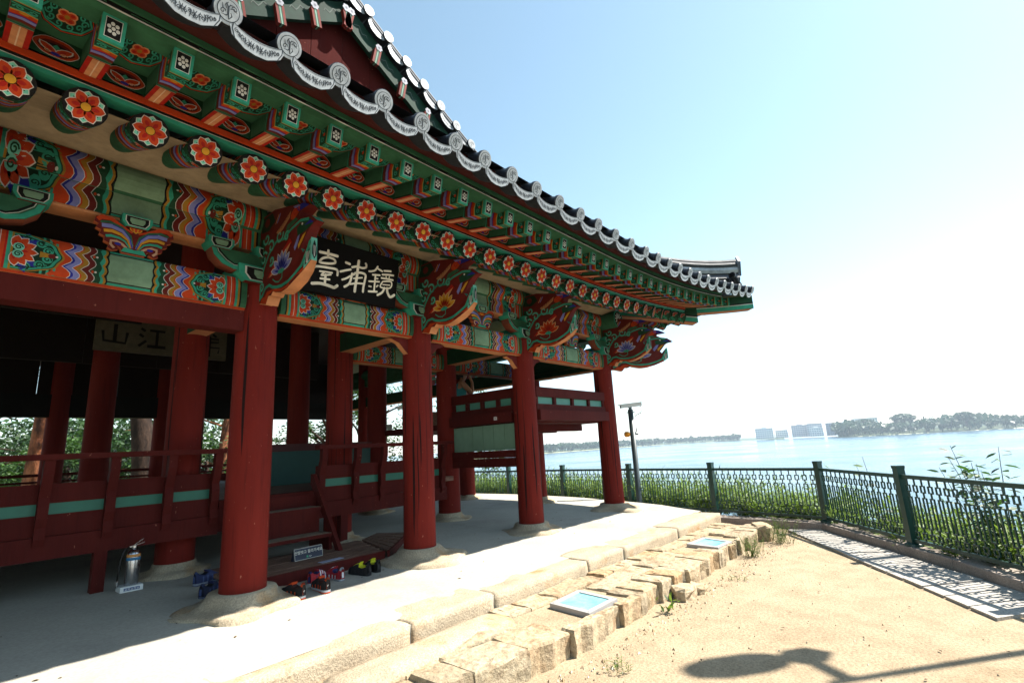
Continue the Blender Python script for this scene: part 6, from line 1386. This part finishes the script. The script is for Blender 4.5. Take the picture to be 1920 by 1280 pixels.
def back_wood():
    mb = MB(); rng = random.Random(31)
    for _ in range(150):
        az = R_(rng.uniform(58, 92)); r = rng.uniform(38, 75); c = Vector((r*math.cos(az), r*math.sin(az), 0)); c.z = ground_z(c.x, c.y); hh = rng.uniform(5, 8.5)*(r/60)**.5; w_ = hh*.42
        mb.tube([c, c+Vector((0, 0, hh*.6))], .12, 5, (.1,)*3, False)
        for m in range(520):
            u = rng.uniform(-1, 1); a = rng.uniform(0, 2*PI); k = math.sqrt(1-u*u)*rng.uniform(.6, 1); e = c+Vector((math.cos(a)*w_*k, math.sin(a)*w_*k, hh*(.55+.42*u))); s_ = .15; s1 = Vector((rng.gauss(0, 1), rng.gauss(0, 1), rng.gauss(0, .6))).normalized()*s_; s2 = Vector((rng.gauss(0, 1), rng.gauss(0, 1), rng.gauss(0, .6))).normalized()*s_
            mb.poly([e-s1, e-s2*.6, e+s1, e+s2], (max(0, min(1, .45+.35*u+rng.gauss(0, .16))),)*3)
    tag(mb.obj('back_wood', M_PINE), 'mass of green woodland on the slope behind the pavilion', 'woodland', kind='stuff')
back_wood()
rng = random.Random(77)
def far_tree(c, H, W, label, seed):
    o = empty('far_tree', c); tag(o, label, 'tree', 'taller trees on the far hill'); r = random.Random(seed); tr = MB(); b = Vector(c); tr.tube([b, b+Vector((0, 0, H*.6))], W*.06, 6, (.3,)*3); tr.obj('trunk', M_BARKD, o, Matrix()); lf = MB()
    for _ in range(900):
        u = r.uniform(-1, 1); az = r.uniform(0, 2*PI); k = r.uniform(.5, 1)*math.sqrt(1-u*u); e = b+Vector((math.cos(az)*W*.5*k, math.sin(az)*W*.5*k, H*(.66+.3*u))); s1 = Vector((r.gauss(0, 1), r.gauss(0, 1), r.gauss(0, 1))).normalized()*W*.055; s2 = Vector((r.gauss(0, 1), r.gauss(0, 1), r.gauss(0, 1))).normalized()*W*.055
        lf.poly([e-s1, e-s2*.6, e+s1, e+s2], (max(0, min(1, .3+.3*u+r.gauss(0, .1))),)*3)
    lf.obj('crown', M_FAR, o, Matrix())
far_tree((1340, 62, LW+12), 30, 46, 'tallest rounded treetop crowning the far wooded hill', 1)
far_tree((1330, 128, LW+10), 26, 40, 'broad treetop left of the tallest one on the far hill', 2)
far_tree((1310, -35, LW+10), 27, 34, 'flat-topped treetop right of the tallest one on the far hill', 3)
def far_building(bx_, by_, wd, dp, ht, col, label, storeys, yaw=.3, roofbox=True):
    o = empty('far_building', (bx_, by_, LW+3)); o.rotation_euler = (0, 0, yaw); tag(o, label, 'building', 'white buildings across the lake')
    mb = MB(); mb.box(-dp/2, dp/2, -wd/2, wd/2, 0, ht, col); link('walls', mb.mesh('walls', M_PLAIN), o)
    mb = MB(); mb.box(-dp/2-.5, dp/2+.5, -wd/2-.5, wd/2+.5, ht, ht+1.0, tuple(c*.9 for c in col)); 
    if roofbox: mb.box(-dp/4, dp/4, -wd/6, wd/6, ht+1, ht+4, col)
    link('roof', mb.mesh('roof', M_PLAIN), o); nw = max(3, int(wd/5))
    for s_ in range(storeys):
        for k in range(nw):
            z0 = ht*(s_+.3)/storeys; y0 = -wd/2+wd*(k+.2)/nw; mb = MB(); mb.box(-dp/2-.15, -dp/2+.05, y0, y0+wd/nw*.6, z0, z0+ht/storeys*.45, hx('5a6a78')); link('window', mb.mesh('window', M_PLAIN), o)
W_ = hx('f2f0ea')
blds = [(1500, 372, 44, 22, 27, W_, 'pale block at the left end of the buildings across the lake', 5), (1520, 335, 30, 18, 20, W_, 'low white block second from the left across the lake', 4), (1530, 292, 40, 20, 30, hx('d8d0d0'), 'tall pinkish white block near the middle of the far row', 6), (1520, 255, 34, 20, 32, hx('d0cccc'), 'stepped white block right of the tall pinkish one', 6), (1460, 243, 30, 18, 20, W_, 'low white block in front of the stepped one', 4), (1480, 212, 24, 18, 30, hx('8a94a4'), 'blue-grey block among the white buildings', 6), (1470, 178, 44, 22, 30, W_, 'broad white block near the right end of the far row', 6), (1480, 142, 50, 22, 36, W_, 'largest white block at the right end, half behind the trees', 7)]
for i, (a, b, w_, d_, h_, c, lb, stn) in enumerate(blds): far_building(a, b, w_, d_, h_, c, lb, stn, .12+.05*(i % 3), i % 2 == 0)

# ------------------------------------------------------------------ summer haze over the lake
mb = MB(); mb.box(-700, 2600, -1500, 1900, -16.6, 60, (1, 1, 1)); HZ = mb.mesh('haze', M_PLAIN); HZ.materials.clear()
hm = bpy.data.materials.new('haze_air'); hm.use_nodes = True; t_ = hm.node_tree; 
for n_ in list(t_.nodes):
    if n_.type == 'BSDF_PRINCIPLED': t_.nodes.remove(n_)
pv = t_.nodes.new('ShaderNodeVolumePrincipled'); pv.inputs['Color'].default_value = (.80, .90, 1, 1); pv.inputs['Density'].default_value = .00016; pv.inputs['Anisotropy'].default_value = .2
t_.links.new(pv.outputs[0], t_.nodes['Material Output'].inputs['Volume']); HZ.materials.append(hm); HZO = link('haze', HZ); tag(HZO, 'pale summer haze over the lake', 'haze', kind='stuff')
